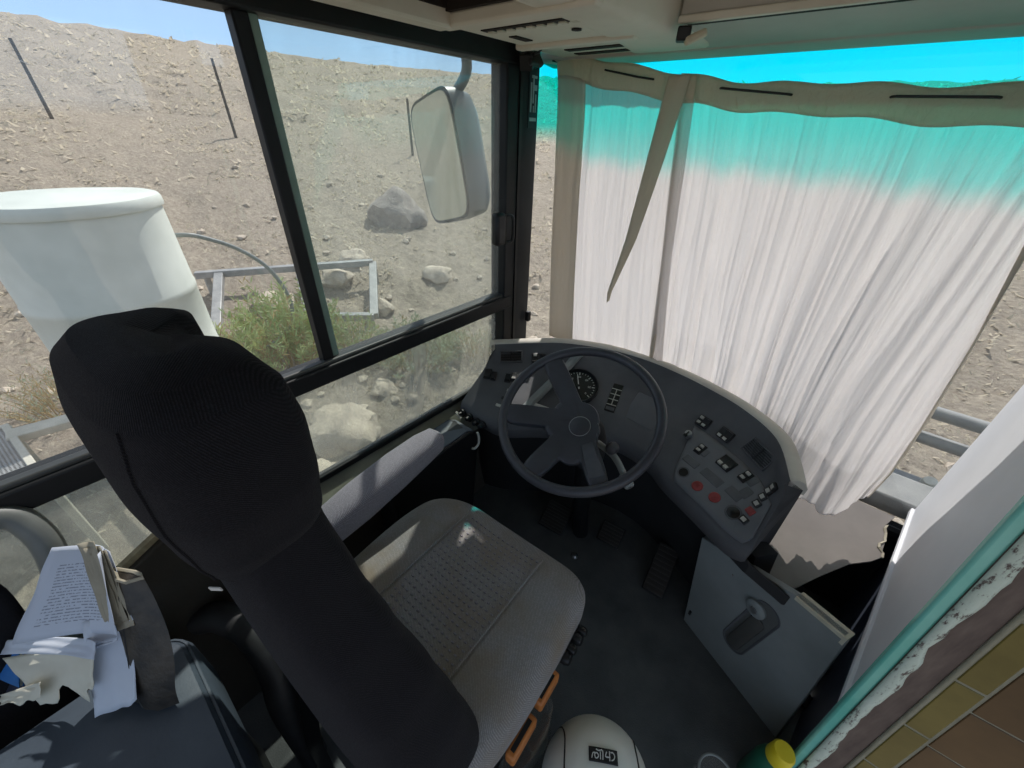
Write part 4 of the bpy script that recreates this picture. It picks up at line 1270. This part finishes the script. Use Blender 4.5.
loft(bm, [back_ring(.405, .18, .07, .16, 0)] + [back_ring(z, *interp(BT, z)) for z in zs])
obj('backrest', bm, 'seat_dark', se)
HT = [(1.165, 0.0955, -0.018, 0.09, 0.0), (1.185, 0.107, -0.026, 0.097, 0.0), (1.2207, 0.1241, -0.032, 0.104, 0.006), (1.2829, 0.1394, -0.038, 0.11, 0.016), (1.3348, 0.1404, -0.036, 0.116, 0.034), (1.3711, 0.1299, -0.028, 0.112, 0.036), (1.3918, 0.1031, -0.01, 0.088, 0.01), (1.4001, 0.0621, 0.015, 0.06, 0)]
bm = NB()
zs = [1.165 + .235 * k / 26 for k in range(27)]
loft(bm, [back_ring(1.168, .084, -.01, .082, 0)] + [back_ring(z, *interp(HT, z), e=.62) for z in zs])
SFi = SF.inverted()
for v in bm.verts:
    q = SFi @ v.co
    if q.z > 1.26:
        h_ = (q.z - 1.26) / .13
        k = math.exp(-((q.x + .045) / .055) ** 2) * h_ * max(0, min(1, (q.y + .005) / .07))
        q.z -= .022 * k
        if q.y > .03: q.y -= .014 * k
        if q.x < -.08 and q.y > .04: q.y += .010 * h_
        v.co = SF @ q
hr = obj('headrest', bm, 'seat_dark', se)
bm = NB(); tube(bm, [p for p in back_ring(1.170, .0965, -.019, .0915, 0, .62)], .0022, 5, closed=True); obj('hem_piping', bm, 'seat_dark', hr)
bm = NB(); box(bm, (-.009, -.0006, -.0022), (.009, .0006, .0022), mtx=SF @ Matrix.Translation((.078, -.021, 1.170)) @ Matrix.Rotation(.4, 4, 'Z') @ Matrix.Rotation(-.4, 4, 'Y')); obj('hem_tag', bm, 'white_mark', hr)
# vertical seam
bm = NB(); tube(bm, [back_ring(z, *[a + b for a, b in zip(interp(HT, z), (.0015, -.0005, .0015, 0))], e=.62)[48] for z in zs[2:24]], .0012, 5); obj('side_seam', bm, 'seat_dark', hr)
# cushion
def cush_out(off, n_=72):
    pts = []
    c = [(-.225, .06), (-.27, .14), (-.286, .30), (-.284, .44), (-.255, .535), (-.17, .592), (-.02, .605), (.13, .60), (.23, .585), (.272, .54), (.28, .47), (.285, .32), (.275, .16), (.235, .06), (.1, .04), (-.1, .04)]
    pth = smoothpath([(x, y, 0) for x, y in c + [c[0]]], 6)[:-1]
    ctr = V((0, .32, 0))
    return [ (ctr + (p - ctr) * (1 - off / .29)) for p in pth]
def cz(p):   # top contour
    return .012 * math.cos(min(1, abs(p.x) / .29) * PI) * -1 * .9 - .018 * max(0, (p.y - .46) / .14) ** 2
bm = NB()
rings = []
for off, z in ((.02, .44), (.005, .455), (.0, .49), (.0, .53), (.008, .555), (.022, .571), (.05, .580), (.10, .583), (.16, .582), (.22, .580), (.27, .579)):
    rings.append([SF @ V((p.x, p.y, z + (cz(p) if z > .54 else cz(p) * .5 if z > .5 else 0))) for p in cush_out(off)])
loft(bm, rings)
cu_ = obj('seat', bm, 'seat_grey', se, ang=60, label='worn grey woven cushion')
for xo in (-.13, .13):
    bm = NB(); tube(bm, [SF @ V((xo + .02 * (y - .3), y, .5835 + .002)) for y in [.10 + .44 * k / 14 for k in range(15)]], .0028, 5)
    obj('seat_seam', bm, 'seat_grey', cu_)
bm = NB()
rs = random.Random(4)
for r_ in range(26):
    for c_ in range(15):
        x = -.115 + c_ * .0165 + (.008 if r_ % 2 else 0); y = .12 + r_ * .0165
        box(bm, (-.0035, -.0016, -.002), (.0035, .0016, .0022), mtx=SF @ Matrix.Translation((x, y, .5795 - .0115 * (1 - 0) * 0 + cz(V((x, y, 0))) * 1.0 + .0028)))
obj('seat_stitch_dots', bm, 'arm_grey', cu_, kind='stuff')
# base
bm = NB()
for z0, z1, w_, y0, y1 in ((.36, .44, .20, .10, .52), (.10, .36, .15, .15, .47), (.0, .10, .22, .06, .56)):
    box(bm, (-w_, y0, z0), (w_, y1, z1), mtx=SF)
sb = obj('seat_base', bm, 'black', se, bevel=.012)
bm = NB()
rings = []
for k in range(15):
    z = .10 + .26 * k / 14; q = .02 if k % 2 else 0
    rings.append([SF @ V((x, y, z)) for x, y in [((.17 + q) * sgnpow(math.cos(a), .4), .31 + (.18 + q) * sgnpow(math.sin(a), .4)) for a in [2 * PI * j / 28 for j in range(28)]]])
loft(bm, rings); obj('bellows', bm, 'hose_black', sb)
# orange side lever plates and knobs on the right
for (y0, y1, z, xo) in ((.30, .38, .475, .285), (.195, .285, .455, .288)):
    bm = NB(); box(bm, (xo - .01, y0, z - .02), (xo + .014, y1, z + .02), mtx=SF @ Matrix.Translation((0, 0, 0)))
    s = obj('adjust_lever', bm, 'orange', se, bevel=.006, label='orange adjusting lever')
    bm = NB(); box(bm, (xo - .004, y0 + .012, z + .012), (xo + .006, y1 - .012, z + .021), mtx=SF); obj('lever_slot', bm, 'black', s)
for (y, r_) in ((.43, .016), (.455, .013), (.49, .015), (.515, .012)):
    bm = NB(); lathe(bm, [(0, 0), (r_, 0), (r_, .018), (r_ * .7, .026), (0, .026)], SF @ V((.275, y, .455 - .01 * (y > .47))), (1, .1, .2), 14); obj('adjust_knob', bm, 'black', se)
bm = NB(); tube(bm, [SF @ V((.262, .30, .49)), SF @ V((.275, .40, .488)), SF @ V((.27, .50, .488))], .010, 8); obj('knob_rail', bm, 'hose_black', se)
bm = NB(); prism(bm, [SF @ V((.262, .33, .50)), SF @ V((.30, .34, .49)), SF @ V((.295, .36, .43)), SF @ V((.262, .36, .43))], (0, .012, 0)); obj('torn_strip', bm, 'clear_plastic', se)
# armrest (left)
bm = NB()
rings = []
ap0 = [(.17, .655, .036, .03), (.20, .672, .046, .045), (.30, .69, .048, .052), (.42, .712, .046, .050), (.52, .728, .042, .042), (.575, .732, .036, .034), (.592, .73, .02, .02)]
for (y, z, hw, hh) in ap0:
    rings.append([V((-.765, y, z)) + V((hw * sgnpow(math.cos(a), .6), 0, hh * sgnpow(math.sin(a), .6))) for a in [2 * PI * k / 28 for k in range(28)]])
loft(bm, rings); am = obj('armrest', bm, 'arm_grey', se)
bm = NB(); tube(bm, [(-.755, .21, .655), (-.70, .17, .62), (-.64, .13, .60)], .022, 10); obj('armrest_hinge', bm, 'black', se)

# side console by the window
cs = thing('side_console', 'black side console box with a white clip beside the armrest', 'console', (-.90, .66, 0))
bm = NB(); prism(bm, [(-.965, .44, .0), (-.965, .44, .56), (-.965, .80, .575), (-.965, .845, .545), (-.965, .845, .44), (-.965, .80, .0)], (.115, 0, 0)); obj('console_body', bm, 'black', cs, bevel=.012)
bm = NB(); prism(bm, [(-.96, .60, .568), (-.96, .79, .577), (-.96, .83, .553), (-.855, .83, .553), (-.855, .79, .577), (-.855, .60, .568)], (0, 0, .006)); obj('console_lid', bm, 'blueseat', cs, bevel=.003)
bm = NB(); tube(bm, smoothpath([(-.845, .838, .55), (-.842, .842, .52), (-.842, .838, .49), (-.846, .82, .478), (-.848, .808, .486)], 5), .005, 6); obj('clip', bm, 'bin_white', cs, label='white wire clip')
bm = NB(); box(bm, (-.93, .50, .566), (-.89, .57, .582)); obj('console_switch', bm, 'black', cs, bevel=.003)

# ================================================================== CURTAINS
def fold(s, t, seed, amp):
    q = 0
    for fr_, am in ((9, 1.0), (23, .55), (51, .32)):
        n_ = noise.noise(V((s * fr_ + .35 * noise.noise(V((t * 2.2, s * 4, seed))), t * .7, seed + fr_)))
        q += am * (1 - 2 * abs(n_) ** .75)
    return amp * q
def poly(tab, t):
    for a, b in zip(tab[:-1], tab[1:]):
        if t <= b[0]:
            f = (t - a[0]) / (b[0] - a[0]); return V(a[1:]).lerp(V(b[1:]), f)
    return V(tab[-1][1:])
cw = thing('curtain_wire', 'thin dark wire threaded through the curtain tops', 'curtain wire', (0, 1.40, 1.675))
WZ = [(-1.0, 1.748), (-.851, 1.726), (-.671, 1.692), (-.514, 1.670), (-.39, 1.656), (-.255, 1.643), (-.118, 1.637), (.032, 1.634), (.159, 1.631), (.8, 1.63)]
def wire_z(x):
    for a, b in zip(WZ[:-1], WZ[1:]):
        if x <= b[0]: return a[1] + (b[1] - a[1]) * max(0, (x - a[0])) / (b[0] - a[0])
    return WZ[-1][1]
bm = NB()
wp_ = []
for k in range(121):
    x = -.99 + 1.75 * k / 120
    ph = math.sin(x * 17 + 1.0)
    wp_.append((x, 1.397 + (-.016 if ph > .1 else .012), wire_z(x)))
tube(bm, wp_, .0028, 6); obj('wire', bm, 'black', cw)
bm = NB()
for x in (-.985, .76): tube(bm, [(x, 1.395, wire_z(x)), (x, 1.47, wire_z(x) + .01)], .004, 6)
obj('wire_hook', bm, 'silver', cw)

# left curtain: hangs straight, its free right edge swings to the left
def curtA(s, t):
    lft = poly([(0, -.985, 1.395, 0), (.12, -.975, 1.40, 0), (1, -.925, 1.405, 0)], t)
    rgt = poly([(0, -.500, 1.392, 0), (.5, -.455, 1.392, 0), (1, -.385, 1.40, 0)], t)
    ss = s
    p = lft.lerp(rgt, ss)
    ztop = wire_z(p.x) + .012 + .005 * math.sin(s * 13)
    z = ztop + (.745 - ztop) * t
    g = .25 + .75 * min(1, t * 6)
    y = p.y + fold(s * .5, t, 2, .008) * g
    return V((p.x + fold(s * .5 + 3, t, 5, .004), y, z))
# right curtain: fanned, bottom gathered towards the dash end
def curtB(s, t):
    top = V((-.548 + .93 * s, 1.404, 0))
    bot = poly([(0, -.44, 1.41, .74), (.25, -.22, 1.415, .74), (.45, -.05, 1.385, .70), (.62, .06, 1.33, .63), (.76, .13, 1.29, .585), (.84, .185, 1.275, .552), (.92, .265, 1.315, .585), (1, .340, 1.385, .69)], s)
    mid_r = [(0, .36), (.17, .275), (.36, .30), (.55, .325), (.75, .345), (.9, .350), (1, .335)]
    f = t + .10 * t * (1 - t)
    x = top.x + (bot.x - top.x) * f
    if s > .6:   # the right edge hangs almost straight from where it is caught up
        k = (s - .6) / .4; e = 0
        for a, b in zip(mid_r[:-1], mid_r[1:]):
            if t <= b[0]:
                e = a[1] + (b[1] - a[1]) * (t - a[0]) / (b[0] - a[0]); break
        x = x + (e - (top.x + (bot.x - top.x) * f)) * k ** 3 if True else x
    zt = wire_z(top.x) + .012 + .008 * math.sin(s * 21 + 1) * math.sin(s * 8)
    z = zt + (bot.z - zt) * t
    y = top.y + (bot.y - top.y) * max(t, 0) ** 2.2
    g = (.2 + .8 * min(1, t * 6)) * (1 + 1.1 * t * t)
    y += fold(s, t, 11, .0085) * g - .02 * max(0, t - .8) * 5 * (.5 + .5 * math.sin(s * 60))
    # hem bunching
    z += .010 * max(0, t - .85) / .15 * math.sin(s * 60 + 2)
    hb_z = max(0, t - .86) / .14
    if s > .5: y -= .035 * hb_z * math.sin(PI * min(1, (s - .5) / .45)) ; z += .022 * hb_z ** 2 * math.sin(PI * min(1, (s - .5) / .45))
    return V((x + fold(s + 7, t, 31, .004) * g, y, z))
HEM = .048
for nm, fn, lb, nu in (('a', curtA, 'narrow off-white curtain against the corner pillar, its edge swept to the left', 110), ('b', curtB, 'wide off-white curtain fanned across the windscreen and gathered at the dash end', 330)):
    ct = thing('window_curtain', lb, 'curtain', fn(.5, .5) * 0 + V((fn(.5, 0).x, 1.40, 1.68)), 'windscreen curtains')
    bm = NB(); grid(bm, lambda s, t: fn(s, HEM + (1 - HEM) * t), nu, 170); obj('cloth', bm, 'curtain', ct, solid=.0006, ang=180)
    bm = NB(); grid(bm, lambda s, t: fn(s, -.012 + (HEM + .022) * t) + V((0, -.004 - .004 * math.sin(PI * t), 0)), nu, 6); obj('heading', bm, 'curtain_hem', ct, solid=.002, ang=180, label='doubled cloth heading')
    if nm == 'a':
        bm = NB()
        def strip(s, t):
            l = poly([(0, -.572, 1.370, 1.690), (.34, -.585, 1.352, 1.455), (.62, -.605, 1.350, 1.235), (.9, -.650, 1.372, 1.03), (1, -.652, 1.385, .985)], t)
            wd = .056 * (1 - t ** 1.6) + .002
            return l + V((wd * s, -.006 * math.sin(PI * s) + .014 * s, .004 * s))
        grid(bm, strip, 8, 60); obj('folded_edge', bm, 'curtain_hem', ct, solid=.0015, ang=180, label='doubled edge folded over and hanging free')
        bm = NB(); grid(bm, lambda s, t: fn(.0 + .24 * s, HEM + (1 - HEM) * t) + V((0, -.006, 0)), 10, 90); obj('side_hem', bm, 'curtain_side', ct, solid=.0015, ang=180, label='doubled side hem')
    else:
        bm = NB(); grid(bm, lambda s, t: fn(.0 + .018 * s, HEM + (1 - HEM) * t) + V((0, -.005, 0)), 4, 120); obj('side_hem', bm, 'curtain_side', ct, solid=.0015, ang=180, label='doubled side hem')
        bm = NB(); grid(bm, lambda s, t: fn(.955 + .045 * s, HEM + (1 - HEM) * t) + V((0, -.006, 0)), 8, 120); obj('side_hem', bm, 'curtain_side', ct, solid=.0015, ang=180, label='doubled side hem')

# ================================================================== FLOOR ITEMS
# white domed bin
bc_ = V((.008, .334, 0))
bn = thing('swing_bin', 'white domed bin with a small dark label, on the floor beside the seat', 'bin', bc_)
def dome(z, rx, ry): return [bc_ + V((rx * math.cos(a), ry * math.sin(a), z)) for a in [2 * PI * k / 48 for k in range(48)]]
bm = NB(); loft(bm, [dome(.0, .085, .085), dome(.01, .09, .09), dome(.27, .112, .112), dome(.29, .115, .115)]); obj('bin_body', bm, 'bin_white', bn)
bm = NB()
rings = [dome(.285, .118, .118)]
for k in range(13):
    a = PI / 2 * k / 12
    rings.append(dome(.295 + .15 * math.sin(a) ** .9, .118 * max(0, math.cos(a)) ** .75 + .002, .118 * max(0, math.cos(a)) ** .75 + .002))
loft(bm, rings); ld = obj('bin_lid', bm, 'bin_white', bn)
def dome_pt(ang, f, off=0):   # f: 0 rim .. 1 top
    a = PI / 2 * f; r = .118 * max(0, math.cos(a)) ** .75 + .002
    return bc_ + V(((r + off * math.cos(a)) * math.cos(ang), (r + off * math.cos(a)) * math.sin(ang), .295 + .15 * math.sin(a) ** .9 + off * math.sin(a)))
bm = NB()
def lab(u, v, off=.0025):
    x = -.030 + .060 * u; y = -.005 + .026 * v
    # label patch lying on the dome near the top
    r = math.hypot(x, y); ang = math.atan2(y, x)
    c = min(1, max(0, (r - .002) / .118)) ** (1 / .75)
    a = math.acos(c)
    return bc_ + V((x, y, .295 + .15 * math.sin(a) ** .9 + off))
rr_ = Matrix.Rotation(math.radians(32), 4, 'Z')
def lab2(u, v, off=.0025):
    x = -.030 + .060 * u; y = .004 + .024 * v
    q = rr_ @ V((x, y, 0)); r = math.hypot(q.x, q.y)
    c = min(1, max(0, (r - .002) / .118)) ** (1 / .75); a = math.acos(c)
    return bc_ + V((q.x, q.y, .295 + .15 * math.sin(a) ** .9 + off))
grid(bm, lambda u, v: lab2(u, v), 14, 8); lbp = obj('label_plate', bm, 'black', ld, solid=.003, label='small dark label plate')
bm = NB()
strokes = [[(.10, .2), (.14, .55), (.22, .6)], [(.22, .25), (.20, .5), (.28, .6), (.33, .42), (.28, .25), (.22, .25)], [(.40, .2), (.40, .72)], [(.48, .2), (.49, .75), (.45, .78)], [(.25, .85), (.35, .78), (.46, .88)],
           [(.62, .78), (.58, .45), (.74, .45)], [(.72, .85), (.72, .2)], [(.78, .25), (.86, .35), (.9, .6), (.84, .8), (.76, .78)]]
for s_ in strokes:
    tube(bm, smoothpath([lab2(u, v, .0046) for u, v in s_], 4), .0011, 5)
obj('label_marks', bm, 'white_mark', lbp)
for sgn in (-1, 1):
    bm = NB()
    c0 = math.radians(32) + (PI if sgn < 0 else 0)
    pts = [dome_pt(c0 + da, f, .0008) for da, f in ((-.75, .0), (-.73, .3), (-.55, .52), (0, .62), (.55, .52), (.73, .3), (.75, .0))]
    tube(bm, smoothpath(pts, 6), .0016, 6); obj('lid_seam', bm, 'black', ld)
# orange-brown floor debris? bottle
bo = V((.350, .722, 0))
bt_ = thing('bottle', 'green bottle with a yellow cap standing by the teal-edged partition', 'bottle', bo)
bm = NB(); lathe(bm, [(0, 0), (.036, 0), (.04, .006), (.04, .14), (.036, .165), (.026, .185), (.022, .195), (0, .195)], bo, n=28); obj('bottle_body', bm, 'bottle_green', bt_)
bm = NB(); lathe(bm, [(0, .188), (.027, .188), (.029, .194), (.027, .232), (.023, .24), (0, .241)], bo, n=28); cpp = obj('cap', bm, 'yellow', bt_, label='yellow cap')
jo = V((.245, .60, 0))
jr = thing('jar', 'clear plastic jar beside the yellow-capped bottle', 'jar', jo)
bm = NB(); lathe(bm, [(.0, .0), (.04, 0), (.044, .006), (.044, .145), (.040, .147), (.040, .008), (0, .006)], jo, n=32); obj('jar_body', bm, 'clear_plastic', jr)
bm = NB(); tube(bm, [jo + V((.0425 * math.cos(a), .0425 * math.sin(a), .147)) for a in [2 * PI * k / 32 for k in range(32)]], .0035, 6, closed=True); obj('jar_rim', bm, 'panelgrey', jr)
# small specks on the floor are ignored; clear bag by the seat
bg_ = V((-.155, .30, 0))
bm = NB()
rings = []
rs = random.Random(9)
for k in range(9):
    z = .34 * k / 8
    rings.append([bg_ + V(((.045 - .012 * k / 8) * math.cos(a) * (1 + .25 * noise.noise(V((math.cos(a) * 2, math.sin(a) * 2, z * 9)))), (.11 - .02 * k / 8) * math.sin(a) * (1 + .2 * noise.noise(V((math.cos(a) * 3, math.sin(a) * 2, z * 8 + 4)))), z)) for a in [2 * PI * j / 24 for j in range(24)]])
loft(bm, rings)
tag(obj('plastic_bag', bm, 'clear_plastic'), 'clear plastic bag standing between the seat and the white bin', 'bag')

# ================================================================== BENCH, POUCH, PAPERS (lower left)
bn2 = thing('bench_seat', 'slate-blue vinyl bench box behind the driver seat', 'bench', (-.60, -.45, 0))
bm = NB()
def rr(x0, x1, y0, y1, z, r, n_=6):
    out = []
    for cx_, cy_, a0 in ((x1 - r, y1 - r, 0), (x0 + r, y1 - r, PI / 2), (x0 + r, y0 + r, PI), (x1 - r, y0 + r, 1.5 * PI)):
        for k in range(n_ + 1):
            a = a0 + PI / 2 * k / n_
            out.append(V((cx_ + r * math.cos(a), cy_ + r * math.sin(a), z)))
    return out
loft(bm, [rr(-.80, -.30, -.80, -.125, .46, .05), rr(-.81, -.29, -.81, -.115, .48, .055), rr(-.81, -.29, -.81, -.115, .60, .055), rr(-.795, -.305, -.795, -.13, .632, .05), rr(-.76, -.34, -.76, -.165, .642, .04), rr(-.6, -.5, -.5, -.4, .645, .02)])
obj('bench_cushion', bm, 'blueseat', bn2)
bm = NB(); box(bm, (-.78, -.78, 0), (-.32, -.15, .462)); obj('bench_base', bm, 'black', bn2, bevel=.01)
bm = NB(); tube(bm, [p + V((0, 0, 0)) for p in rr(-.803, -.297, -.803, -.122, .618, .052)], .004, 6, closed=True); obj('bench_piping', bm, 'blueseat', bn2)
# black strap and curved pipe under the panel
bm = NB(); tube(bm, smoothpath([(-.93, -.10, .46), (-.86, -.06, .50), (-.77, -.03, .49), (-.70, -.03, .42), (-.66, -.05, .30), (-.65, -.06, .0)], 8), .035, 14)
tag(obj('pipe', bm, 'hose_black'), 'thick curved dark pipe between the bench and the side panel', 'pipe')
bm = NB()
sp_ = smoothpath([(-.68, -.005, .44), (-.62, .0, .40), (-.585, -.02, .33), (-.575, -.04, .22), (-.58, -.05, .0)], 8)
for a, b in zip(sp_[:-1], sp_[1:]):
    pass
loft(bm, [[p + V((-.012, -.014, 0)), p + V((.012, .014, 0)), p + V((.014, .012, .003)), p + V((-.010, -.016, .003))] for p in sp_])
tag(obj('seat_belt', bm, 'strap_shiny'), 'black seat belt strap hanging behind the driver seat', 'belt')

# pouch and papers
po = thing('document_pouch', 'dark worn leather document pouch standing on the bench at the right of the papers', 'pouch', (-.66, -.17, .645))
away = V((-.93, -.36, 0)).normalized()
prof = [((-.690, -.208, .648), (-.634, -.158, .648)), ((-.712, -.206, .68), (-.638, -.148, .69)), ((-.735, -.190, .73), (-.650, -.128, .74)), ((-.755, -.172, .78), (-.676, -.114, .785)),
        ((-.775, -.152, .83), (-.712, -.106, .832)), ((-.790, -.136, .862), (-.745, -.104, .862))]
lp_ = smoothpath([p for p, q in prof], 5); rp_ = smoothpath([q for p, q in prof], 5)
bm = NB(); rings = []
for i, (p, q) in enumerate(zip(lp_, rp_)):
    f = i / (len(lp_) - 1); th = .06 - .035 * f
    d = (q - p); nn = V((d.y, -d.x, 0)).normalized()
    rings.append([p, p.lerp(q, .25) + nn * .010, p.lerp(q, .6) + nn * .013, q + nn * .002, q + away * .012, q + away * th, p.lerp(q, .5) + away * (th + .008), p + away * th, p + away * .01])
loft(bm, rings); obj('pouch_body', bm, 'pouch', po, ang=60)
bm = NB(); tube(bm, rings[-1], .0035, 6, closed=True); obj('pouch_binding', bm, 'card', po, label='pale binding along the pouch top')
bm = NB(); tube(bm, [r[1].lerp(r[0], .3) + (r[1] - r[7]).normalized() * .004 for r in rings], .002, 5); obj('cover_seam', bm, 'black', po)
def sheet(lb, pts, m='paper', curl=.012, name='paper_sheet', grp='loose papers on the bench', n_=14, th=.0007, torn=0, seed=0, fold_=None):
    """pts: four corners a,b,c,d (top-left, top-right, bottom-right, bottom-left)"""
    a, b, c, d = [V(p) for p in pts]
    nrm = (b - a).cross(d - a).normalized()
    def fn(u, v):
        p = a.lerp(b, u).lerp(d.lerp(c, u), v)
        p += nrm * curl * math.sin(PI * u) * (1 - .4 * v) + nrm * .004 * noise.noise(V((u * 3 + seed, v * 3, seed)))
        if torn and v > .75: p += (d - a).normalized() * torn * noise.noise(V((u * 3.5, seed, 2))) * (v - .75) * 4
        return p
    bm = NB(); grid(bm, fn, n_, n_)
    o = obj(name, bm, m, smooth=True, solid=th, ang=180)
    return tag(o, lb, 'paper' if 'paper' in name or 'letter' in name else name.split('_')[-1], grp)
sheet('printed white letter curving up at the back of the papers', [(-.892, -.190, .900), (-.800, -.138, .912), (-.722, -.172, .795), (-.880, -.305, .755)], 'print', .035, seed=1)
sheet('printed white paper standing upright against the pouch', [(-0.877, -0.159, 0.886), (-0.821, -0.128, 0.888), (-0.722, -0.146, 0.807), (-0.745, -0.176, 0.795)], 'print', .008, seed=2)
cards = [(-.832, -.150, .898), (-.808, -.128, .905), (-.716, -.148, .800), (-.735, -.172, .790)]
for k in range(3):
    q = V((-.012, -.004, .006)) * k
    sheet(('front', 'middle', 'rear')[k] + ' folded beige card wedged upright among the papers', [V(p) + q for p in cards], 'card', .003, name='folded_card', grp='folded cards among the papers', seed=k)
sheet('small white envelope leaning at the front of the pouch', [(-0.805, -0.21, 0.787), (-0.741, -0.15, 0.795), (-0.665, -0.201, 0.681), (-0.713, -0.26, 0.657)], 'paper', .006, seed=4, torn=.02)
sheet('narrow white slip stuck on the front envelope', [(-0.76, -0.206, 0.769), (-0.733, -0.176, 0.779), (-0.729, -0.179, 0.776), (-0.753, -0.208, 0.764)], 'paper', .001, seed=5)
sheet('torn cream sheet drooping below the printed letter', [(-0.913, -0.336, 0.708), (-0.752, -0.215, 0.754), (-0.726, -0.24, 0.708), (-0.803, -0.316, 0.664)], 'paper_warm', .014, seed=6, torn=.035)
sheet('white sheet lying flat under the printed letter', [(-0.918, -0.316, 0.736), (-0.749, -0.202, 0.782), (-0.734, -0.214, 0.762), (-0.913, -0.334, 0.718)], 'paper', .02, seed=7)
sheet('pale paper poking out under the dark booklet', [(-0.877, -0.36, 0.665), (-0.807, -0.295, 0.711), (-0.795, -0.308, 0.685), (-0.864, -0.365, 0.655)], 'paper_warm', .006, seed=8, torn=.01)
# booklets
def booklet(lb, a, b, d, th, m, name='booklet'):
    a, b, d = V(a), V(b), V(d); n = (b - a).cross(d - a).normalized()
    t = thing(name, lb, 'booklet', a.lerp(d, .5), 'booklets under the papers')
    bm = NB(); prism(bm, [a, b, b + (d - a), d], n * .0015); prism(bm, [x + n * th for x in (a, b, b + (d - a), d)], n * .0015); obj('cover', bm, m, t)
    bm = NB(); s = .96; c = (b + d) / 2; prism(bm, [c + (x - c) * s + n * .0015 for x in (a, b, b + (d - a), d)], n * (th - .0015)); obj('pages', bm, 'paper_warm', t)
booklet('bright blue booklet at the left picture edge under the papers', (-0.965, -0.338, 0.704), (-0.926, -0.319, 0.698), (-0.918, -0.361, 0.659), .006, 'blue')
booklet('dark navy booklet under the torn cream sheet', (-0.962, -0.366, 0.643), (-0.877, -0.302, 0.675), (-0.929, -0.384, 0.609), .008, 'navy')

# grey curved lining with black padding at the left edge
gl_ = thing('padded_backrest', 'black padded backrest with a grey curved rim at the far left edge', 'backrest', (-1.0, -.28, .3))
bm = NB()
pth = smoothpath([(-.935, -.315, .30), (-.930, -.275, .62), (-.935, -.232, .76), (-.945, -.208, .84), (-.965, -.205, .90), (-.985, -.225, .94), (-.985, -.30, .965), (-.985, -.45, .97)], 8)
tube(bm, pth, .022, 14); obj('rim', bm, 'greyplastic', gl_)
bm = NB()
loft(bm, [[V((-.935, -.30, .30)), V((-.985, -.60, .30)), V((-.90, -.60, .30)), V((-.905, -.33, .30))], [V((-.95, -.25, .74)), V((-.99, -.60, .80)), V((-.91, -.60, .78)), V((-.925, -.30, .72))], [V((-.955, -.235, .84)), V((-.99, -.60, .90)), V((-.93, -.60, .88)), V((-.94, -.28, .80))], [V((-.975, -.26, .90)), V((-.99, -.55, .93)), V((-.96, -.55, .92)), V((-.96, -.30, .87))]])
obj('padding', bm, 'seat_dark', gl_, sub=2)
